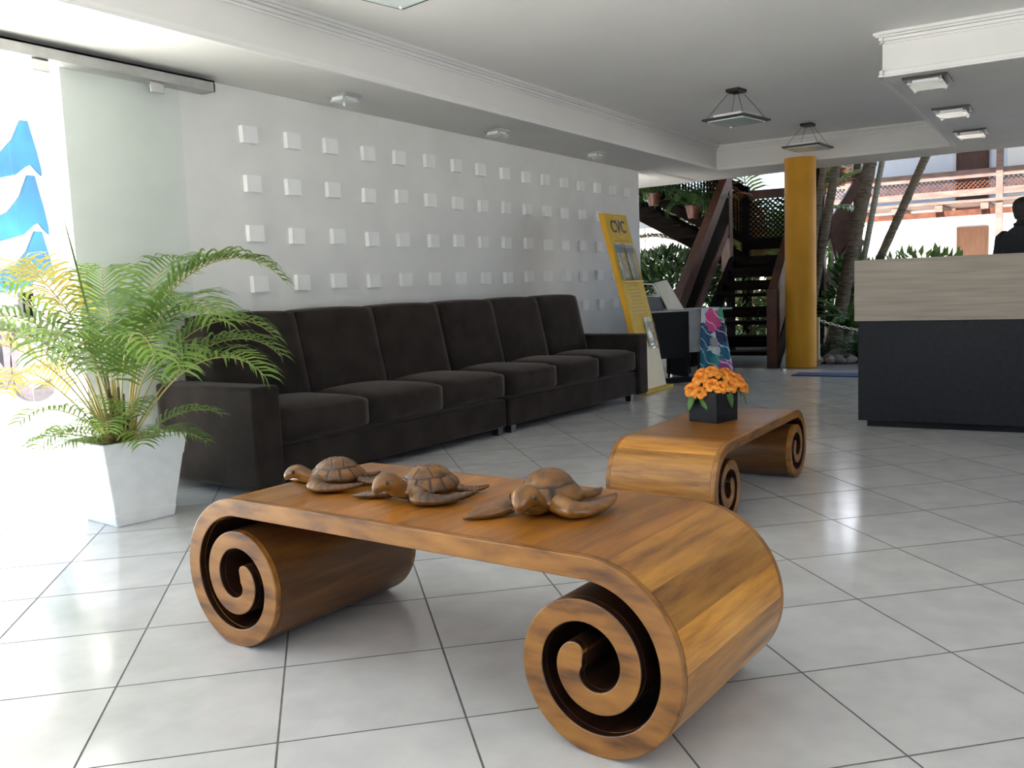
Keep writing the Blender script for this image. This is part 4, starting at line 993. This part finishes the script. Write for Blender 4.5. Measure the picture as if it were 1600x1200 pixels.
palm_tree('slender pale grey palm trunk next to the thickest one', (13.323, 2.583, 1.013), (13.649, 2.371, 2.546), .040, M['bark_p'], 24, 6.0)
palm_tree('strongly leaning palm trunk rising over the reception counter', (13.407, 2.448, 1.007), (13.966, 1.869, 2.575), .058, M['bark'], 25, 6.2)
# palm clump far behind the landing
cl_ = thing('palm_clump', 'sunlit green palm clump beyond the stair landing', 'plant', (15.1, 4.62, GZ)); rr = random.Random(31)
for k in range(26):
    az = R(rr.uniform(0, 180)) if k % 3 else R(rr.uniform(180, 360))
    fb = frond_mb(az, R(rr.uniform(70, 86)) if k % 3 else R(84), rr.uniform(3.0, 4.3), R(rr.uniform(60, 110)), (math.cos(az) * .15, math.sin(az) * .15, 0), 30, .06, .55, .35, 0, rr, .025)
    fb.build('frond', [M['stem'], M['leaf_l'] if k % 4 else M['leaf_o']], cl_)
cl_ = thing('small_palm', 'small palm with dry orange fronds left of the gallery', 'plant', (17.6, 3.95, GZ)); rr = random.Random(33)
b = MB(); b.tube([(0, 0, 0), (.05, 0, 1.4), (0, 0, 2.75)], [.07, .055, .05], 10); b.build('trunk', M['bark'], cl_, True)
for k in range(20):
    az = rr.uniform(0, 6.28); fb = frond_mb(az, R(rr.uniform(40, 80)), rr.uniform(.55, .85), R(rr.uniform(110, 150)), (0, 0, 2.72), 20, .035, .26, .15, 0, rr, .012)
    fb.build('frond', [M['stem'], M['leaf_o'] if k % 4 else M['leaf_l']], cl_)

# ---- second wooden stair beside the trunks, grey wall block
ws = thing('timber_stair_side', 'reddish timber stair side with sloping rails behind the palm trunks', 'staircase', (15.6, 3.55, GZ))
def wsb(n_, p, q, w, h, m, upv=(0, 0, 1)): 
    b = MB(); b.bar(p, q, w, h, upv); b.build(n_, m, ws)
wsb('post', (0, .10, 0), (0, .10, 3.4), .14, .14, M['redwood'], (1, 0, 0)); wsb('post', (.3, -.42, 0), (.3, -.42, 3.0), .12, .12, M['palewood'], (1, 0, 0))
wsb('rail', (-.1, .35, 1.15), (.3, -.45, 2.55), .10, .16, M['redwood']); wsb('rail', (-.1, .35, .35), (.3, -.45, 1.62), .10, .20, M['palewood'])
wsb('board', (.12, -.02, 1.62), (.3, -.42, 1.72), .03, .80, M['redwood'])
wsb('top_rail', (0, .5, 2.62), (.3, -.45, 2.62), .08, .14, M['palewood'])
b = MB(); b.box(14.6, 14.75, 2.72, 3.15, GZ, 1.22); tag(b.build('concrete_pier', M['concrete'], None, bevel=.01), 'grey concrete pier between two palm trunks', 'pier')

# ---- apartment wing with gallery
bw = thing('apartment_wing', 'white two-storey building with timber gallery across the garden', 'building', (26.8, 0, GZ))
b = MB(); b.box(0, 6, -16, 6.6, 0, 2.72); b.build('lower_wall', M['facade'], bw)
b = MB(); b.box(0.02, 6, -16, 6.6, 2.72, 7.0); b.build('upper_wall', M['facade_shaded'], bw)
def fdoor(y0, y1, z0, z1, m, mf):
    b = MB(); b.box(-.03, .02, y0, y1, z0, z1); d_ = b.build('door', m, bw)
    b = MB()
    for a in ((y0 - .05, y0, z0, z1 + .05), (y1, y1 + .05, z0, z1 + .05), (y0, y1, z1, z1 + .05)): b.box(-.045, .02, *a)
    b.build('door_frame', mf, d_)
    b = MB(); b.box(-.08, -.03, y0 + .05, y0 + .20, z0 + (z1 - z0) * .46, z0 + (z1 - z0) * .46 + .04); b.build('door_handle', M['chrome'], d_)
fdoor(2.10, 2.75, .0, 2.08, M['tan_door'], M['tan_door']); fdoor(2.12, 2.78, 2.45, 4.02, M['brown_door'], M['redwood']); fdoor(.9, 1.6, 2.45, 4.02, M['facade'], M['facade'])
fdoor(-2.6, -1.9, .0, 2.08, M['tan_door'], M['tan_door'])
GXo = -1.8
def gb(n_, p, q, w, h, m, upv=(0, 0, 1)):
    b = MB(); b.bar(p, q, w, h, upv); return b.build(n_, m, bw)
for y in (6.4, 5.15, 1.70, -2.2, -6.0): gb('gallery_post', (GXo, y, 0 if y < 4 else 2.3), (GXo, y, 4.9), .15, .15, M['palewood'], (1, 0, 0))
gb('top_rail', (GXo, 6.4, 3.32), (GXo, -6, 3.34), .10, .20, M['palewood']); gb('bottom_rail', (GXo, 6.4, 2.87), (GXo, -6, 2.90), .10, .16, M['palewood'])
gb('edge_beam', (GXo, 6.4, 2.40), (GXo, -6, 2.43), .12, .14, M['redwood'])
b = MB(); b.box(GXo - .1, 0, -6, 6.5, 2.64, 2.71); b.build('gallery_floor', M['palewood'], bw)
y = 6.0
while y > -6: gb('joist', (GXo - .2, y, 2.54), (0, y, 2.54), .34 * .5, .15, M['palewood']); y -= 1.0
lattice('lattice', Vector((GXo, -6, 2.96)), Vector((0, 1, 0)), Vector((0, 0, 1)), 12.3, .28, .10, .022, M['redwood'], bw, Vector((0, 0, 0)))
b = MB(); b.hexa([(-2.6, -16, 4.75), (6, -16, 6.6), (6, 6.8, 6.6), (-2.6, 6.8, 4.75), (-2.6, -16, 4.9), (6, -16, 6.75), (6, 6.8, 6.75), (-2.6, 6.8, 4.9)]); b.build('roof', M['redwood'], bw)

# ---- parasol and low building at the far left of the garden
pa = thing('parasol', 'large white parasol behind the upper stair flight', 'parasol', (17.5, 7.6, GZ))
b = MB(); b.rings([[(r * math.cos(2 * math.pi * k / 8), r * math.sin(2 * math.pi * k / 8), z) for k in range(8)] for r, z in ((1.55, 2.05), (.8, 2.42), (.03, 2.75))], cap=False); b.build('canopy', M['parasol'], pa)
b = MB(); b.tube([(0, 0, 0), (0, 0, 2.8)], .028, 8); b.build('pole', M['white'], pa)
for k in range(8):
    a = 2 * math.pi * k / 8; b = MB(); b.tube([(1.5 * math.cos(a), 1.5 * math.sin(a), 2.05), (.05 * math.cos(a), .05 * math.sin(a), 2.68)], .010, 5); b.build('rib', M['concrete'], pa)
b = MB(); b.lathe([(.26, 0), (.26, .06), (.05, .09)], 20); b.build('base', M['concrete'], pa)
lb_ = thing('low_building', 'low grey-roofed white building far behind the shrubs', 'building', (24, 11.2, GZ))
b = MB(); b.box(0, 6, -3, 9, 0, 1.9); b.build('wall', M['facade'], lb_)
b = MB(); b.box(-.6, 6.3, -3.4, 9, 1.9, 2.1); b.build('roof', M['concrete'], lb_)

# ================================================================== PERSON behind the counter
pe = thing('person', 'person in a black shirt behind the reception counter, seen from behind', 'person', (8.65, .415, 0), R(-38))
def skin_mesh(name, nodes, edges, m, parent, sub=2):
    me = bpy.data.meshes.new(name); me.from_pydata([n[0] for n in nodes], edges, []); me.materials.append(m)
    o = bpy.data.objects.new(name, me); col.objects.link(o); o.parent = parent
    sk = o.modifiers.new('skin', 'SKIN'); sk.use_smooth_shade = True
    for i, n in enumerate(nodes):
        r = n[1]; me.skin_vertices[0].data[i].radius = r if isinstance(r, tuple) else (r, r)
    me.skin_vertices[0].data[0].use_root = True
    s = o.modifiers.new('sub', 'SUBSURF'); s.levels = sub; s.render_levels = sub
    return o
pe.scale = (.96, .96, .962)
hands = []
b = MB()
b.loft([(0, 0, .86), (0, 0, .95), (-.005, 0, 1.08), (0, 0, 1.20), (-.005, 0, 1.30), (-.005, 0, 1.365), (0, 0, 1.40), (.008, 0, 1.43), (.014, 0, 1.50)],
       [(.10, .08), (.165, .125), (.155, .12), (.175, .125), (.190, .115), (.175, .095), (.115, .078), (.062, .062), (.055, .055)], 24, (1, 0, 0))
for sg in (-1, 1):
    b.tube([(0, sg * .085, .92), (.012, sg * .10, .50), (-.01, sg * .105, .10), (-.01, sg * .105, .03)], [.10, .066, .046, .045], 14)
    b.loft([(-.05, sg * .105, .04), (.06, sg * .11, .042), (.15, sg * .12, .032), (.19, sg * .125, .028)], [(.04, .038), (.045, .038), (.045, .030), (.03, .02)], 12)
    b.tube([(0, sg * .15, 1.365), (-.005, sg * .195, 1.335), (-.02, sg * .235, 1.12), (.03, sg * .232, 1.06), (.20, sg * .195, 1.01), (.25, sg * .18, 1.0)], [.060, .066, .052, .046, .034, .028], 14); hands.append((sg, Vector((.25, sg * .18, 1.0))))
body = b.build('body', M['shirt'], pe, True)
q = body.modifiers.new('join', 'REMESH'); q.mode = 'VOXEL'; q.voxel_size = .014; q.use_smooth_shade = True
q = body.modifiers.new('soft', 'SMOOTH'); q.iterations = 6; q.factor = .5
# legs and feet are clothed dark too; head, forearms and hands carry skin
b = MB(); hc = Vector((.022, 0, 1.565))
b.rings([[(hc.x + rx * math.cos(a) + ox, hc.y + ry * math.sin(a), hc.z + z) for a in [2 * math.pi * k / 20 for k in range(20)]] for z, rx, ry, ox in
         ((-.125, .035, .035, .045), (-.112, .058, .052, .030), (-.085, .078, .064, .014), (-.05, .092, .072, .004), (-.01, .098, .077, 0), (.03, .100, .079, -.004), (.065, .092, .073, -.006), (.088, .072, .058, -.006), (.102, .040, .032, -.006), (.107, .010, .008, -.006))])
head = b.build('head', M['skin'], pe, True, subsurf=1)
b = MB(); b.rings([[(hc.x + rx * math.cos(a) + ox, hc.y + ry * math.sin(a), hc.z + z) for a in [R(62) + R(236) * k / 15 for k in range(16)]] for z, rx, ry, ox in
         ((-.075, .088, .070, .008), (-.05, .097, .077, .004), (-.01, .103, .082, 0), (.03, .106, .085, -.004), (.065, .098, .079, -.006), (.090, .078, .064, -.006), (.107, .044, .036, -.006), (.113, .010, .008, -.006))], cap=False, closed=False)
b.build('hair', M['hair'], head, True)
for sg in (-1, 1):
    b = MB(); b.loft([(hc.x - .012, sg * .078, hc.z + .022), (hc.x - .018, sg * .092, hc.z + .012), (hc.x - .012, sg * .090, hc.z - .018), (hc.x - .002, sg * .077, hc.z - .036)], [(.008, .010), (.014, .010), (.010, .008), (.006, .006)], 8); b.build('ear', M['skin'], head, True, subsurf=1)
    b = MB(); b.ball((hc.x + .086, sg * .030, hc.z + .0), (.009, .013, .008), 10, 7); b.build('eye', M['white'], head, True)
b = MB(); b.loft([(hc.x + .092, 0, hc.z + .012), (hc.x + .108, 0, hc.z - .014), (hc.x + .116, 0, hc.z - .034), (hc.x + .096, 0, hc.z - .044)], [(.009, .008), (.011, .010), (.016, .012), (.012, .008)], 8, (0, 1, 0)); b.build('nose', M['skin'], head, True, subsurf=1)
b = MB(); b.loft([(hc.x + .082, -.024, hc.z - .070), (hc.x + .094, 0, hc.z - .068), (hc.x + .082, .024, hc.z - .070)], [(.004, .003), (.008, .007), (.004, .003)], 8); b.build('mouth', M['skin'], head, True)
b = MB(); b.tube([(.012 + .066 * math.cos(a), .066 * math.sin(a), 1.435 + .014 * math.cos(a + math.pi)) for a in [2 * math.pi * k / 18 for k in range(19)]], .016, 8); b.build('collar', M['shirt'], pe, True)
for sg, w in hands:
    nn = [((-.01, 0, 0), (.022, .016)), ((.045, 0, -.004), (.030, .012)), ((.085, 0, -.006), (.034, .011))]; ee = [(0, 1), (1, 2)]
    for k, (yo, ln) in enumerate(((-.030, .062), (-.010, .074), (.010, .070), (.029, .054))):
        i0 = len(nn); nn += [((.092, yo, -.006), (.0085, .0085)), ((.092 + ln * .55, yo * 1.1, -.014), (.008, .008)), ((.092 + ln, yo * 1.12, -.034), (.0065, .0065))]; ee += [(2, i0), (i0, i0 + 1), (i0 + 1, i0 + 2)]
    i0 = len(nn); nn += [((.03, -sg * .036, -.008), (.0105, .0105)), ((.062, -sg * .052, -.018), (.009, .009)), ((.088, -sg * .054, -.028), (.007, .007))]; ee += [(1, i0), (i0, i0 + 1), (i0 + 1, i0 + 2)]
    hnd = skin_mesh('hand', nn, ee, M['skin'], pe); hnd.location = w
